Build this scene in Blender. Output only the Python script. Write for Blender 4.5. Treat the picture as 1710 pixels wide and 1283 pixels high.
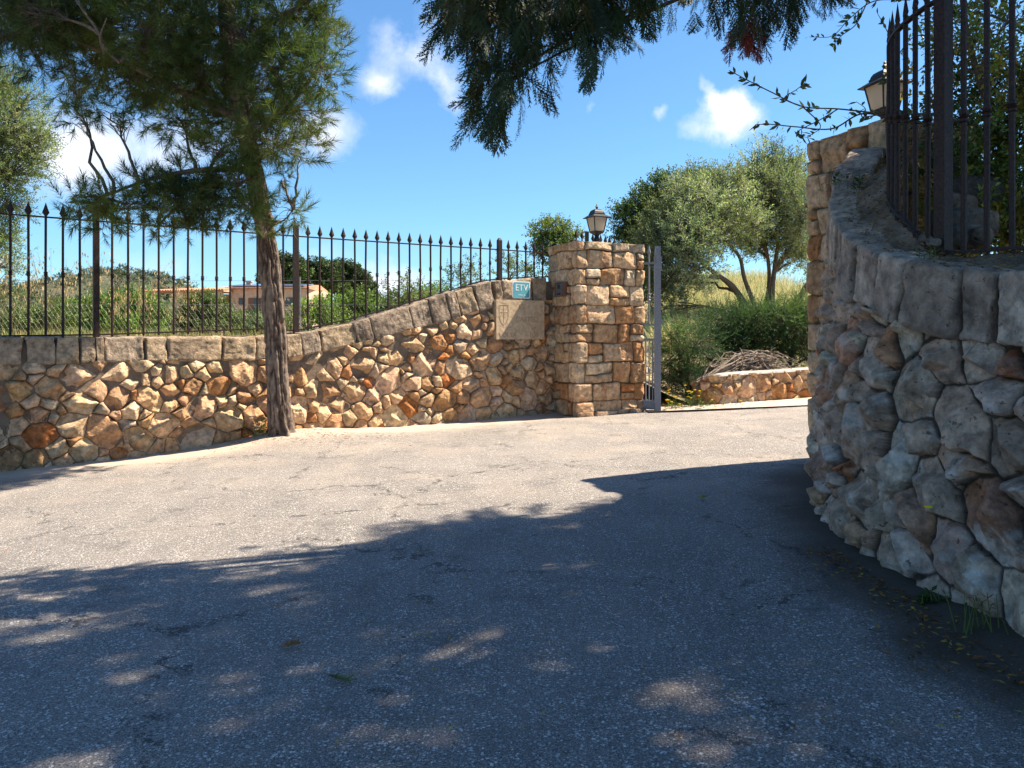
import bpy, math, random
import numpy as np
from mathutils import Vector

for o in list(bpy.data.objects): bpy.data.objects.remove(o)
SC = bpy.context.scene
COL = SC.collection
rng = np.random.default_rng(7)
random.seed(7)

# ------------------------------------------------------------------ camera
# the camera stands at the origin, one metre above the road
EYE = 1.0
FPX = 1330.0
cam = bpy.data.cameras.new('camera')
cam.sensor_width = 36.0
cam.lens = 36.0 * FPX / 1710.0
cam.shift_y = -(641.5 - 565.0) / 1710.0
cam.clip_start = 0.05
cam.clip_end = 6000
camo = bpy.data.objects.new('camera', cam); COL.objects.link(camo)
camo.location = (0, 0, EYE); camo.rotation_euler = (math.radians(90), 0, 0)
SC.camera = camo

# ------------------------------------------------------------------ sun, sky, exposure
SUN_EL = math.radians(54)
SUN_AZ = math.atan2(0.975, 0.222)            # from +Y towards +X
S = Vector((math.cos(SUN_EL) * math.sin(SUN_AZ), math.cos(SUN_EL) * math.cos(SUN_AZ), math.sin(SUN_EL)))
sl = bpy.data.lights.new('sun', 'SUN'); sl.energy = 4.6; sl.angle = math.radians(0.55); sl.color = (1.0, 0.87, 0.69)
so = bpy.data.objects.new('sun', sl); COL.objects.link(so)
so.rotation_euler = S.to_track_quat('Z', 'Y').to_euler(); so.location = (10, 6, 14)

SC.view_settings.view_transform = 'Standard'
SC.view_settings.look = 'None'
SC.view_settings.exposure = 1.55
SC.view_settings.gamma = 1.0
SC.render.engine = 'CYCLES'
SC.render.resolution_x = 1024; SC.render.resolution_y = 768

W = bpy.data.worlds.new('World'); SC.world = W; W.use_nodes = True
nt = W.node_tree; nt.nodes.clear()
def N(t, kind, **kw):
    n = t.nodes.new(kind)
    for k, v in kw.items(): setattr(n, k, v)
    return n
def mth(t, op, a, b=None, c=None, clamp=False):
    n = t.nodes.new('ShaderNodeMath'); n.operation = op; n.use_clamp = clamp
    for i, x in enumerate((a, b, c)):
        if x is None: continue
        if isinstance(x, (int, float)): n.inputs[i].default_value = x
        else: t.links.new(x, n.inputs[i])
    return n.outputs[0]
sky = N(nt, 'ShaderNodeTexSky', sky_type='NISHITA'); sky.sun_disc = False
sky.sun_elevation = SUN_EL; sky.sun_rotation = SUN_AZ
sky.air_density = 1.0; sky.dust_density = 0.4; sky.ozone_density = 3.0
tcw = N(nt, 'ShaderNodeTexCoord'); sep = N(nt, 'ShaderNodeSeparateXYZ')
nt.links.new(tcw.outputs['Generated'], sep.inputs[0])
yy = mth(nt, 'MAXIMUM', sep.outputs[1], 0.02)
U = mth(nt, 'DIVIDE', sep.outputs[0], yy); V_ = mth(nt, 'DIVIDE', sep.outputs[2], yy)
nz = N(nt, 'ShaderNodeTexNoise'); nz.inputs['Scale'].default_value = 7.0; nz.inputs['Detail'].default_value = 9.0; nz.inputs['Roughness'].default_value = 0.62
nt.links.new(tcw.outputs['Generated'], nz.inputs['Vector'])
nz2 = N(nt, 'ShaderNodeTexNoise'); nz2.inputs['Scale'].default_value = 22.0; nz2.inputs['Detail'].default_value = 6.0; nz2.inputs['Roughness'].default_value = 0.6
nt.links.new(tcw.outputs['Generated'], nz2.inputs['Vector'])
sepn = N(nt, 'ShaderNodeSeparateXYZ'); nt.links.new(nz2.outputs['Color'], sepn.inputs[0])
Uw = mth(nt, 'ADD', U, mth(nt, 'MULTIPLY', mth(nt, 'SUBTRACT', sepn.outputs[0], 0.5), 0.05))
Vw = mth(nt, 'ADD', V_, mth(nt, 'MULTIPLY', mth(nt, 'SUBTRACT', sepn.outputs[1], 0.5), 0.05))
# clouds: direction (u, v), half sizes, tilt, thickness
CL = [(-.125, .36, .05, .028, -.6, .9), (-.175, .325, .03, .025, 0, .35), (-.165, .318, .018, .014, 0, .55), (-.085, .315, .035, .015, -.9, .6), (-.10, .408, .06, .02, -.7, .35),
      (.268, .272, .032, .022, .2, 1.5), (.250, .30, .010, .022, .3, .9), (.283, .288, .016, .017, .3, 1.2), (.19, .29, .010, .010, 0, .4), (.095, .29, .008, .006, 0, .3),
      (-.235, .258, .036, .028, .2, 1.0), (-.33, .25, .07, .03, 0, .5), (-.52, .235, .10, .038, 0, .95), (-.62, .22, .10, .035, 0, .8),
      (-.16, .07, .05, .018, 0, .9), (-.26, .10, .06, .015, .1, .3), (-.45, .09, .07, .03, 0, .35), (-.02, .26, .03, .008, 0, .2), (-1.1, .4, .3, .1, 0, 1.0), (1.2, .5, .4, .1, 0, .8)]
tot = None
for (u0, v0, a, b, th, k) in CL:
    du = mth(nt, 'SUBTRACT', Uw, u0); dv = mth(nt, 'SUBTRACT', Vw, v0)
    c, s_ = math.cos(th), math.sin(th)
    p = mth(nt, 'ADD', mth(nt, 'MULTIPLY', du, c / a), mth(nt, 'MULTIPLY', dv, s_ / a))
    q = mth(nt, 'ADD', mth(nt, 'MULTIPLY', du, -s_ / b), mth(nt, 'MULTIPLY', dv, c / b))
    d2 = mth(nt, 'ADD', mth(nt, 'MULTIPLY', p, p), mth(nt, 'MULTIPLY', q, q))
    g = mth(nt, 'MULTIPLY', mth(nt, 'POWER', 2.71828, mth(nt, 'MULTIPLY', d2, -0.8)), k)
    tot = g if tot is None else mth(nt, 'ADD', tot, g)
dens = mth(nt, 'MULTIPLY', tot, mth(nt, 'ADD', mth(nt, 'MULTIPLY', mth(nt, 'SUBTRACT', nz.outputs['Fac'], 0.5), 4.5), 0.95))
dens = mth(nt, 'MULTIPLY', mth(nt, 'SUBTRACT', dens, 0.18), 1.1, clamp=True)
front = mth(nt, 'GREATER_THAN', sep.outputs[1], 0.03)
dens = mth(nt, 'MULTIPLY', dens, front, clamp=True)
tint = N(nt, 'ShaderNodeMix', data_type='RGBA', blend_type='MULTIPLY'); tint.inputs[0].default_value = 1.0
nt.links.new(sky.outputs[0], tint.inputs[6]); tint.inputs[7].default_value = (0.58, 0.83, 0.98, 1)
mixc = N(nt, 'ShaderNodeMix', data_type='RGBA'); nt.links.new(dens, mixc.inputs[0])
nt.links.new(tint.outputs[2], mixc.inputs[6]); mixc.inputs[7].default_value = (5.3, 5.6, 6.2, 1)
bg = N(nt, 'ShaderNodeBackground'); bg.inputs['Strength'].default_value = 0.073
nt.links.new(mixc.outputs[2], bg.inputs[0])
wo = N(nt, 'ShaderNodeOutputWorld'); nt.links.new(bg.outputs[0], wo.inputs[0])

# ------------------------------------------------------------------ numpy noise
def _h(ix, iy, iz, seed):
    n = (ix.astype(np.int64) * 374761393 + iy.astype(np.int64) * 668265263 + iz.astype(np.int64) * 2147483647 + seed * 974711) & 0xffffffff
    n = ((n ^ (n >> 13)) * 1274126177) & 0xffffffff
    n = ((n ^ (n >> 16)) * 2246822519) & 0xffffffff
    return ((n ^ (n >> 15)) & 0xffffff) / float(0xffffff)
def vnoise(P, seed=0):
    P = np.asarray(P, float); i = np.floor(P).astype(np.int64); f = P - i; f = f * f * (3 - 2 * f)
    r = 0
    for dx in (0, 1):
        for dy in (0, 1):
            for dz in (0, 1):
                w = (f[:, 0] if dx else 1 - f[:, 0]) * (f[:, 1] if dy else 1 - f[:, 1]) * (f[:, 2] if dz else 1 - f[:, 2])
                r = r + w * _h(i[:, 0] + dx, i[:, 1] + dy, i[:, 2] + dz, seed)
    return r * 2 - 1
def fbm(P, scale, octv=4, seed=0, rough=.5):
    P = np.asarray(P, float) * scale; r = 0; a = 1; t = 0
    for k in range(octv):
        r = r + a * vnoise(P + 17.3 * k, seed + k); t += a; a *= rough; P = P * 2.03
    return r / t
def ridged(P, scale, octv=3, seed=0):
    P = np.asarray(P, float) * scale; r = 0; a = 1; t = 0
    for k in range(octv):
        r = r + a * (1 - 2 * np.abs(vnoise(P + 9.1 * k, seed + k))); t += a; a *= .5; P = P * 2.1
    return r / t
def P2(a, b, c=0.):
    return np.stack([a, b, np.zeros_like(a) + c], 1)
def sstep(a, b, x):
    t = np.clip((x - a) / (b - a), 0, 1); return t * t * (3 - 2 * t)

# ------------------------------------------------------------------ objects
OFF = {}
def thing(name, label, cat, loc=(0, 0, 0), group=None):
    o = bpy.data.objects.new(name, None); COL.objects.link(o); o.location = loc; o.empty_display_size = .1
    o['label'] = label; o['category'] = cat
    if group: o['group'] = group
    OFF[o.name] = np.array(loc, float)
    return o
def tag(o, label, cat, group=None, kind=None):
    if label: o['label'] = label
    if cat: o['category'] = cat
    if group: o['group'] = group
    if kind: o['kind'] = kind
    return o
def mk(name, V, Fs, mat, parent=None, col=None, smooth=False, loc=None):
    V = np.asarray(V, np.float64)
    if isinstance(Fs, np.ndarray): Fs = [Fs]
    Fs = [np.asarray(f, np.int32) for f in Fs if len(f)]
    off = OFF[parent.name] if parent else np.zeros(3)
    o_off = off
    if loc is not None and parent is None: o_off = np.array(loc, float)
    V = V - o_off
    me = bpy.data.meshes.new(name)
    me.vertices.add(len(V)); me.vertices.foreach_set('co', V.astype(np.float32).ravel())
    tot = np.concatenate([np.full(len(f), f.shape[1], np.int32) for f in Fs])
    li = np.concatenate([f.ravel() for f in Fs])
    me.loops.add(len(li)); me.loops.foreach_set('vertex_index', li)
    me.polygons.add(len(tot))
    st = np.concatenate([[0], np.cumsum(tot)[:-1]]).astype(np.int32)
    me.polygons.foreach_set('loop_start', st); me.polygons.foreach_set('loop_total', tot)
    me.polygons.foreach_set('use_smooth', np.full(len(tot), bool(smooth)))
    me.update(calc_edges=True)
    if col is not None:
        a = me.color_attributes.new('Col', 'FLOAT_COLOR', 'POINT')
        c = np.ones((len(V), 4), np.float32); c[:, :3] = np.clip(col, 0, 1)
        a.data.foreach_set('color', c.ravel())
    me.materials.append(mat)
    o = bpy.data.objects.new(name, me); COL.objects.link(o)
    if parent: o.parent = parent
    elif loc is not None: o.location = loc
    OFF[o.name] = o_off
    return o
class MB:
    def __init__(s): s.v = []; s.t = []; s.q = []; s.c = []; s.n = 0
    def add(s, V, F, c=None):
        V = np.asarray(V, float); F = np.asarray(F)
        if len(F):
            (s.t if F.shape[1] == 3 else s.q).append(F + s.n)
        s.v.append(V); s.c.append(np.broadcast_to(np.array(c if c is not None else (1, 1, 1), float), (len(V), 3))); s.n += len(V)
    def box(s, cx, cy, cz, sx, sy, sz, rz=0., c=None, taper=1.):
        v = np.array([[x, y, z] for z in (-.5, .5) for y in (-.5, .5) for x in (-.5, .5)], float)
        v[4:, :2] *= taper
        v *= (sx, sy, sz); ca, sa = math.cos(rz), math.sin(rz)
        v = np.stack([v[:, 0] * ca - v[:, 1] * sa, v[:, 0] * sa + v[:, 1] * ca, v[:, 2]], 1) + (cx, cy, cz)
        s.add(v, [[0, 2, 3, 1], [4, 5, 7, 6], [0, 1, 5, 4], [1, 3, 7, 5], [3, 2, 6, 7], [2, 0, 4, 6]], c)
    def hexa(s, pts, c=None):      # 8 points: bottom 4 ccw, top 4 ccw
        s.add(pts, [[3, 2, 1, 0], [4, 5, 6, 7], [0, 1, 5, 4], [1, 2, 6, 5], [2, 3, 7, 6], [3, 0, 4, 7]], c)
    def tube(s, pts, rad, sides=6, c=None, cap=True):
        V, F, C_ = tube(pts, rad, sides); s.add(V, F, c)
        if cap and sides > 2:
            n = len(pts)
            m = len(V)
            s.add(V[:sides], [list(range(sides))[::-1]] if sides in (3, 4) else [[0, i + 1, i] for i in range(1, sides - 1)], c)
            s.add(V[m - sides:], [list(range(sides))] if sides in (3, 4) else [[0, i, i + 1] for i in range(1, sides - 1)], c)
    def lathe(s, prof, cx, cy, cz, sides=8, c=None, rot=0.):
        a = np.arange(sides) * 2 * np.pi / sides + rot
        V = np.concatenate([np.stack([cx + r * np.cos(a), cy + r * np.sin(a), np.full(sides, cz + z)], 1) for r, z in prof])
        F = [[k * sides + i, k * sides + (i + 1) % sides, (k + 1) * sides + (i + 1) % sides, (k + 1) * sides + i] for k in range(len(prof) - 1) for i in range(sides)]
        s.add(V, F, c)
    def build(s, name, mat, parent=None, smooth=False, loc=None, col=True):
        V = np.concatenate(s.v); Fs = []
        if s.t: Fs.append(np.concatenate(s.t))
        if s.q: Fs.append(np.concatenate(s.q))
        return mk(name, V, Fs, mat, parent, np.concatenate(s.c) if col else None, smooth, loc)
def tube(pts, rad, sides=6):
    pts = np.asarray(pts, float); n = len(pts); rad = np.broadcast_to(np.asarray(rad, float), (n,))
    T = np.gradient(pts, axis=0); T /= np.linalg.norm(T, axis=1)[:, None] + 1e-9
    up = np.array([0, 0, 1.]) if abs(T[0, 2]) < .9 else np.array([1., 0, 0])
    A = np.cross(T, up); A /= np.linalg.norm(A, axis=1)[:, None] + 1e-9
    B = np.cross(T, A); a = np.arange(sides) * 2 * np.pi / sides
    V = (pts[:, None] + rad[:, None, None] * (np.cos(a)[None, :, None] * A[:, None] + np.sin(a)[None, :, None] * B[:, None])).reshape(-1, 3)
    F = grid_faces(n, sides, True)
    return V, F, None
def grid_faces(nu, nv, wrap=False):
    i = np.arange(nu - 1)[:, None]; j = np.arange(nv if wrap else nv - 1)[None]
    j2 = (j + 1) % nv
    return np.stack([i * nv + j + 0 * i, i * nv + j2, (i + 1) * nv + j2, (i + 1) * nv + j + 0 * i], -1).reshape(-1, 4)
def curve(pts, n):
    """smooth Catmull-Rom resample"""
    p = np.asarray(pts, float); p = np.vstack([2 * p[0] - p[1], p, 2 * p[-1] - p[-2]])
    m = len(p) - 3; t = np.linspace(0, m - 1e-6, n); k = np.floor(t).astype(int); f = (t - k)[:, None]
    a, b, c, d = p[k], p[k + 1], p[k + 2], p[k + 3]
    return .5 * (2 * b + (c - a) * f + (2 * a - 5 * b + 4 * c - d) * f ** 2 + (3 * b - a - 3 * c + d) * f ** 3)

# ------------------------------------------------------------------ materials
def new_mat(name):
    m = bpy.data.materials.new(name); m.use_nodes = True; t = m.node_tree; t.nodes.clear()
    return m, t
def stone_mat(name, bump=.5, scale=60., rough=.93, pits=True, pit_dark=.45, dist=.012, lo=.62, hi=1.3):
    m, t = new_mat(name); L = t.links.new
    at = N(t, 'ShaderNodeAttribute', attribute_name='Col'); tc = N(t, 'ShaderNodeTexCoord')
    n1 = N(t, 'ShaderNodeTexNoise'); n1.inputs['Scale'].default_value = scale * .35; n1.inputs['Detail'].default_value = 8; n1.inputs['Roughness'].default_value = .68
    L(tc.outputs['Object'], n1.inputs['Vector'])
    n2 = N(t, 'ShaderNodeTexNoise'); n2.inputs['Scale'].default_value = scale * 1.6; n2.inputs['Detail'].default_value = 5; n2.inputs['Roughness'].default_value = .7
    L(tc.outputs['Object'], n2.inputs['Vector'])
    r1 = N(t, 'ShaderNodeMapRange'); L(n1.outputs['Fac'], r1.inputs[0]); r1.inputs[1].default_value = .33; r1.inputs[2].default_value = .67; r1.inputs[3].default_value = lo; r1.inputs[4].default_value = hi
    mx = N(t, 'ShaderNodeVectorMath', operation='SCALE'); L(at.outputs['Color'], mx.inputs[0]); L(r1.outputs[0], mx.inputs[3])
    nb = N(t, 'ShaderNodeTexNoise'); nb.inputs['Scale'].default_value = scale * .8; nb.inputs['Detail'].default_value = 7; nb.inputs['Roughness'].default_value = .75; nb.inputs['Distortion'].default_value = .6; L(tc.outputs['Object'], nb.inputs['Vector'])
    col = mx.outputs[0]; h = mth(t, 'ADD', nb.outputs['Fac'], mth(t, 'MULTIPLY', n2.outputs['Fac'], .5))
    if pits:
        vo = N(t, 'ShaderNodeTexNoise'); vo.inputs['Scale'].default_value = scale * .8; vo.inputs['Detail'].default_value = 4; vo.inputs['Roughness'].default_value = .65; L(tc.outputs['Object'], vo.inputs['Vector'])
        n3 = N(t, 'ShaderNodeTexNoise'); n3.inputs['Scale'].default_value = 7; L(tc.outputs['Object'], n3.inputs['Vector'])
        pit = mth(t, 'MULTIPLY', mth(t, 'LESS_THAN', vo.outputs['Fac'], .37), mth(t, 'GREATER_THAN', n3.outputs['Fac'], .47))
        mp = N(t, 'ShaderNodeVectorMath', operation='SCALE'); L(col, mp.inputs[0]); L(mth(t, 'SUBTRACT', 1.0, mth(t, 'MULTIPLY', pit, pit_dark)), mp.inputs[3])
        col = mp.outputs[0]; h = mth(t, 'SUBTRACT', h, mth(t, 'MULTIPLY', pit, .6))
    bp = N(t, 'ShaderNodeBump'); bp.inputs['Strength'].default_value = bump; bp.inputs['Distance'].default_value = dist; L(h, bp.inputs['Height'])
    b = N(t, 'ShaderNodeBsdfPrincipled'); b.inputs['Roughness'].default_value = rough; b.inputs['Specular IOR Level'].default_value = .2
    L(col, b.inputs['Base Color']); L(bp.outputs[0], b.inputs['Normal'])
    o = N(t, 'ShaderNodeOutputMaterial'); L(b.outputs[0], o.inputs[0]); return m
def leaf_mat(name, trans=.35, rough=.5, spec=.35, tc_=(1.5, 1.75, .7, 1)):
    m, t = new_mat(name); L = t.links.new
    at = N(t, 'ShaderNodeAttribute', attribute_name='Col')
    b = N(t, 'ShaderNodeBsdfPrincipled'); b.inputs['Roughness'].default_value = rough; b.inputs['Specular IOR Level'].default_value = spec; L(at.outputs['Color'], b.inputs['Base Color'])
    tr = N(t, 'ShaderNodeBsdfTranslucent')
    g = N(t, 'ShaderNodeMix', data_type='RGBA', blend_type='MULTIPLY'); g.inputs[0].default_value = 1; L(at.outputs['Color'], g.inputs[6]); g.inputs[7].default_value = tc_; L(g.outputs[2], tr.inputs[0])
    mx = N(t, 'ShaderNodeMixShader'); mx.inputs[0].default_value = trans; L(b.outputs[0], mx.inputs[1]); L(tr.outputs[0], mx.inputs[2])
    o = N(t, 'ShaderNodeOutputMaterial'); L(mx.outputs[0], o.inputs[0]); return m
def plain_mat(name, color, rough=.6, metal=0., nscale=30., var=.25, bump=.15, spec=.4, color2=None):
    m, t = new_mat(name); L = t.links.new
    tc = N(t, 'ShaderNodeTexCoord'); n1 = N(t, 'ShaderNodeTexNoise'); n1.inputs['Scale'].default_value = nscale; n1.inputs['Detail'].default_value = 6; L(tc.outputs['Object'], n1.inputs['Vector'])
    mx = N(t, 'ShaderNodeMix', data_type='RGBA'); 
    r = N(t, 'ShaderNodeMapRange'); L(n1.outputs['Fac'], r.inputs[0]); r.inputs[1].default_value = .35; r.inputs[2].default_value = .65; L(r.outputs[0], mx.inputs[0])
    c2 = color2 or tuple(min(1, c * (1 + var)) for c in color)
    mx.inputs[6].default_value = tuple(c * (1 - var) for c in color) + (1,); mx.inputs[7].default_value = tuple(c2) + (1,)
    bp = N(t, 'ShaderNodeBump'); bp.inputs['Strength'].default_value = bump; bp.inputs['Distance'].default_value = .01; L(n1.outputs['Fac'], bp.inputs['Height'])
    b = N(t, 'ShaderNodeBsdfPrincipled'); b.inputs['Roughness'].default_value = rough; b.inputs['Metallic'].default_value = metal; b.inputs['Specular IOR Level'].default_value = spec
    L(mx.outputs[2], b.inputs['Base Color']); L(bp.outputs[0], b.inputs['Normal'])
    o = N(t, 'ShaderNodeOutputMaterial'); L(b.outputs[0], o.inputs[0]); return m

M = {}
M['stone'] = stone_mat('limestone_rubble', 1., 50, dist=.025, lo=.52, hi=1.42)
M['coping'] = stone_mat('weathered_coping', 1., 45, dist=.025, lo=.45, hi=1.4)
M['grey_stone'] = stone_mat('grey_rubble', 1., 42, pit_dark=.6, dist=.035, lo=.48, hi=1.5)
M['bark'] = stone_mat('pine_bark', .8, 60, .95, pits=False)
M['soil'] = stone_mat('soil', 1., 40, .98, pits=False)
M['leaf'] = leaf_mat('foliage')
M['needle'] = leaf_mat('needles', .22, .55, .25)
M['glossleaf'] = leaf_mat('glossy_foliage', .25, .35, .5)
M['grass'] = leaf_mat('grass_blades', .3, .7, .1, (1.15, 1.1, .9, 1))
M['twig'] = plain_mat('twig_bark', (.13, .095, .07), .9, 0, 60, .35)
M['deadwood'] = plain_mat('dead_wood', (.21, .165, .13), .9, 0, 40, .4)
M['iron'] = plain_mat('painted_iron', (.018, .015, .017), .6, 0, 90, .4, .2, .25, (.045, .023, .017))
M['gateiron'] = plain_mat('gate_grey_paint', (.20, .21, .24), .5, 0, 60, .15, .1, .4)
M['lampiron'] = plain_mat('lamp_black_metal', (.018, .02, .026), .5, 0, 60, .3, .1, .25)
M['plaque'] = plain_mat('sandstone_plaque', (.46, .345, .225), .9, 0, 25, .18, .5)
M['engrave'] = plain_mat('engraved_lettering', (.33, .225, .145), .95, 0, 25, .1, .2)
M['signblue'] = plain_mat('sign_turquoise', (.10, .36, .43), .35, 0, 8, .08, .02)
M['white'] = plain_mat('white_paint', (.78, .78, .78), .4, 0, 8, .05, .02)
M['galv'] = plain_mat('galvanised_wire', (.16, .165, .175), .5, .4, 30, .2)
M['panel'] = plain_mat('solar_panel', (.10, .13, .20), .15, 0, 3, .2, 0., .8)
M['wallpaint'] = plain_mat('house_wall', (.52, .36, .27), .9, 0, 3, .12)
M['rooftile'] = plain_mat('terracotta_tiles', (.42, .2, .12), .85, 0, 6, .3)
M['darkglass'] = plain_mat('dark_window_glass', (.03, .035, .045), .1, 0, 3, .1, 0, .6)
M['shutter'] = plain_mat('brown_shutter', (.16, .08, .05), .6, 0, 10, .2)
def glass_mat():
    m, t = new_mat('frosted_lamp_glass'); L = t.links.new
    b = N(t, 'ShaderNodeBsdfPrincipled'); b.inputs['Base Color'].default_value = (.62, .55, .46, 1); b.inputs['Roughness'].default_value = .35
    tr = N(t, 'ShaderNodeBsdfTranslucent'); tr.inputs[0].default_value = (.80, .70, .58, 1)
    mx = N(t, 'ShaderNodeMixShader'); mx.inputs[0].default_value = .65; L(b.outputs[0], mx.inputs[1]); L(tr.outputs[0], mx.inputs[2])
    o = N(t, 'ShaderNodeOutputMaterial'); L(mx.outputs[0], o.inputs[0]); return m
M['lampglass'] = glass_mat()
def road_mat():
    m, t = new_mat('old_asphalt'); L = t.links.new
    tc = N(t, 'ShaderNodeTexCoord'); at = N(t, 'ShaderNodeAttribute', attribute_name='Col')
    def noise(s, d=5, r=.6):
        n = N(t, 'ShaderNodeTexNoise'); n.inputs['Scale'].default_value = s; n.inputs['Detail'].default_value = d; n.inputs['Roughness'].default_value = r; L(tc.outputs['Object'], n.inputs['Vector']); return n
    big = noise(1.1, 6, .65); mid = noise(9, 6, .7); fine = noise(190, 3, .75)
    vo = N(t, 'ShaderNodeTexVoronoi'); vo.inputs['Scale'].default_value = 100; wq = N(t, 'ShaderNodeVectorMath', operation='MULTIPLY_ADD'); wz = noise(150, 3, .7); L(wz.outputs['Color'], wq.inputs[0]); wq.inputs[1].default_value = (.012, .012, .012); L(tc.outputs['Object'], wq.inputs[2]); L(wq.outputs[0], vo.inputs['Vector'])
    vo2 = N(t, 'ShaderNodeTexVoronoi'); vo2.inputs['Scale'].default_value = 210; L(wq.outputs[0], vo2.inputs['Vector'])
    sv = N(t, 'ShaderNodeSeparateColor'); L(vo.outputs['Color'], sv.inputs[0])
    sv2 = N(t, 'ShaderNodeSeparateColor'); L(vo2.outputs['Color'], sv2.inputs[0])
    # aggregate: pale pebble chips in a darker binder, worn unevenly
    chip = mth(t, 'MULTIPLY', mth(t, 'LESS_THAN', vo.outputs['Distance'], mth(t, 'ADD', .22, mth(t, 'MULTIPLY', sv.outputs[1], .32))), mth(t, 'GREATER_THAN', sv.outputs[0], mth(t, 'SUBTRACT', 1.12, mth(t, 'MULTIPLY', mid.outputs['Fac'], 1.45))))
    chip2 = mth(t, 'MULTIPLY', mth(t, 'LESS_THAN', vo2.outputs['Distance'], .42), mth(t, 'GREATER_THAN', sv2.outputs[0], .55))
    base = N(t, 'ShaderNodeMix', data_type='RGBA'); base.inputs[6].default_value = (.19, .172, .159, 1); base.inputs[7].default_value = (.285, .257, .234, 1)
    rb = N(t, 'ShaderNodeMapRange'); L(big.outputs['Fac'], rb.inputs[0]); rb.inputs[1].default_value = .35; rb.inputs[2].default_value = .65; L(rb.outputs[0], base.inputs[0])
    c1 = N(t, 'ShaderNodeMix', data_type='RGBA'); L(mth(t, 'MULTIPLY', chip2, .85), c1.inputs[0]); L(base.outputs[2], c1.inputs[6]); c1.inputs[7].default_value = (.52, .48, .45, 1)
    c2 = N(t, 'ShaderNodeMix', data_type='RGBA'); L(mth(t, 'MULTIPLY', chip, .85), c2.inputs[0]); L(c1.outputs[2], c2.inputs[6])
    cc = N(t, 'ShaderNodeMix', data_type='RGBA'); L(sv.outputs[2], cc.inputs[0]); cc.inputs[6].default_value = (.42, .40, .38, 1); cc.inputs[7].default_value = (.92, .89, .86, 1); L(cc.outputs[2], c2.inputs[7])
    # dark pores
    pore = mth(t, 'MULTIPLY', mth(t, 'LESS_THAN', fine.outputs['Fac'], .46), .85)
    c3 = N(t, 'ShaderNodeMix', data_type='RGBA'); L(pore, c3.inputs[0]); L(c2.outputs[2], c3.inputs[6]); c3.inputs[7].default_value = (.05, .048, .05, 1)
    # dark tar stains (own shapes)
    st = noise(2.6, 8, .75); sm = N(t, 'ShaderNodeMapRange'); L(st.outputs['Fac'], sm.inputs[0]); sm.inputs[1].default_value = .56; sm.inputs[2].default_value = .68; sm.inputs[3].default_value = 0; sm.inputs[4].default_value = .6
    c4 = N(t, 'ShaderNodeMix', data_type='RGBA'); L(sm.outputs[0], c4.inputs[0]); L(c3.outputs[2], c4.inputs[6]); c4.inputs[7].default_value = (.07, .068, .07, 1)
    # dust mask from the mesh: red channel = dust, green = dirt/humus, blue = crack
    sa = N(t, 'ShaderNodeSeparateColor'); L(at.outputs['Color'], sa.inputs[0])
    dm = mth(t, 'MULTIPLY', sa.outputs[0], mth(t, 'ADD', .55, mth(t, 'MULTIPLY', mid.outputs['Fac'], .7)), clamp=True)
    c5 = N(t, 'ShaderNodeMix', data_type='RGBA'); L(dm, c5.inputs[0]); L(c4.outputs[2], c5.inputs[6]); c5.inputs[7].default_value = (.50, .41, .33, 1)
    c6 = N(t, 'ShaderNodeMix', data_type='RGBA'); L(mth(t, 'MULTIPLY', sa.outputs[1], mth(t, 'GREATER_THAN', mth(t, 'ADD', mid.outputs['Fac'], mth(t, 'MULTIPLY', sa.outputs[1], .35)), .55)), c6.inputs[0]); L(c5.outputs[2], c6.inputs[6]); c6.inputs[7].default_value = (.06, .045, .03, 1)
    # cracks
    wv = N(t, 'ShaderNodeVectorMath', operation='MULTIPLY_ADD'); wn = noise(5, 6, .75); L(wn.outputs['Color'], wv.inputs[0]); wv.inputs[1].default_value = (.55, .55, 0); L(tc.outputs['Object'], wv.inputs[2])
    ve = N(t, 'ShaderNodeTexVoronoi', feature='DISTANCE_TO_EDGE'); ve.inputs['Scale'].default_value = .8; L(wv.outputs[0], ve.inputs['Vector'])
    cm = mth(t, 'MULTIPLY', mth(t, 'LESS_THAN', ve.outputs['Distance'], mth(t, 'MULTIPLY', mth(t, 'SUBTRACT', mid.outputs['Fac'], .44), .06)), mth(t, 'GREATER_THAN', big.outputs['Fac'], .47))
    cm = mth(t, 'MULTIPLY', cm, mth(t, 'SUBTRACT', 1.0, sa.outputs[0]), clamp=True)
    c7 = N(t, 'ShaderNodeMix', data_type='RGBA'); L(mth(t, 'MULTIPLY', cm, .8), c7.inputs[0]); L(c6.outputs[2], c7.inputs[6]); c7.inputs[7].default_value = (.035, .033, .035, 1)
    h = mth(t, 'ADD', mth(t, 'MULTIPLY', chip, .7), mth(t, 'ADD', mth(t, 'MULTIPLY', chip2, .3), mth(t, 'MULTIPLY', fine.outputs['Fac'], .9)))
    h = mth(t, 'SUBTRACT', h, mth(t, 'MULTIPLY', cm, 2.5))
    h = mth(t, 'MULTIPLY', h, mth(t, 'SUBTRACT', 1.0, mth(t, 'MULTIPLY', dm, .7)))
    bp = N(t, 'ShaderNodeBump'); bp.inputs['Strength'].default_value = 1.; bp.inputs['Distance'].default_value = .006; L(h, bp.inputs['Height'])
    b = N(t, 'ShaderNodeBsdfPrincipled'); b.inputs['Roughness'].default_value = .78; b.inputs['Specular IOR Level'].default_value = .35
    L(c7.outputs[2], b.inputs['Base Color']); L(bp.outputs[0], b.inputs['Normal'])
    o = N(t, 'ShaderNodeOutputMaterial'); L(b.outputs[0], o.inputs[0]); return m
M['road'] = road_mat()
M['concrete'] = stone_mat('concrete', .4, 40, .9, pits=False)

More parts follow.
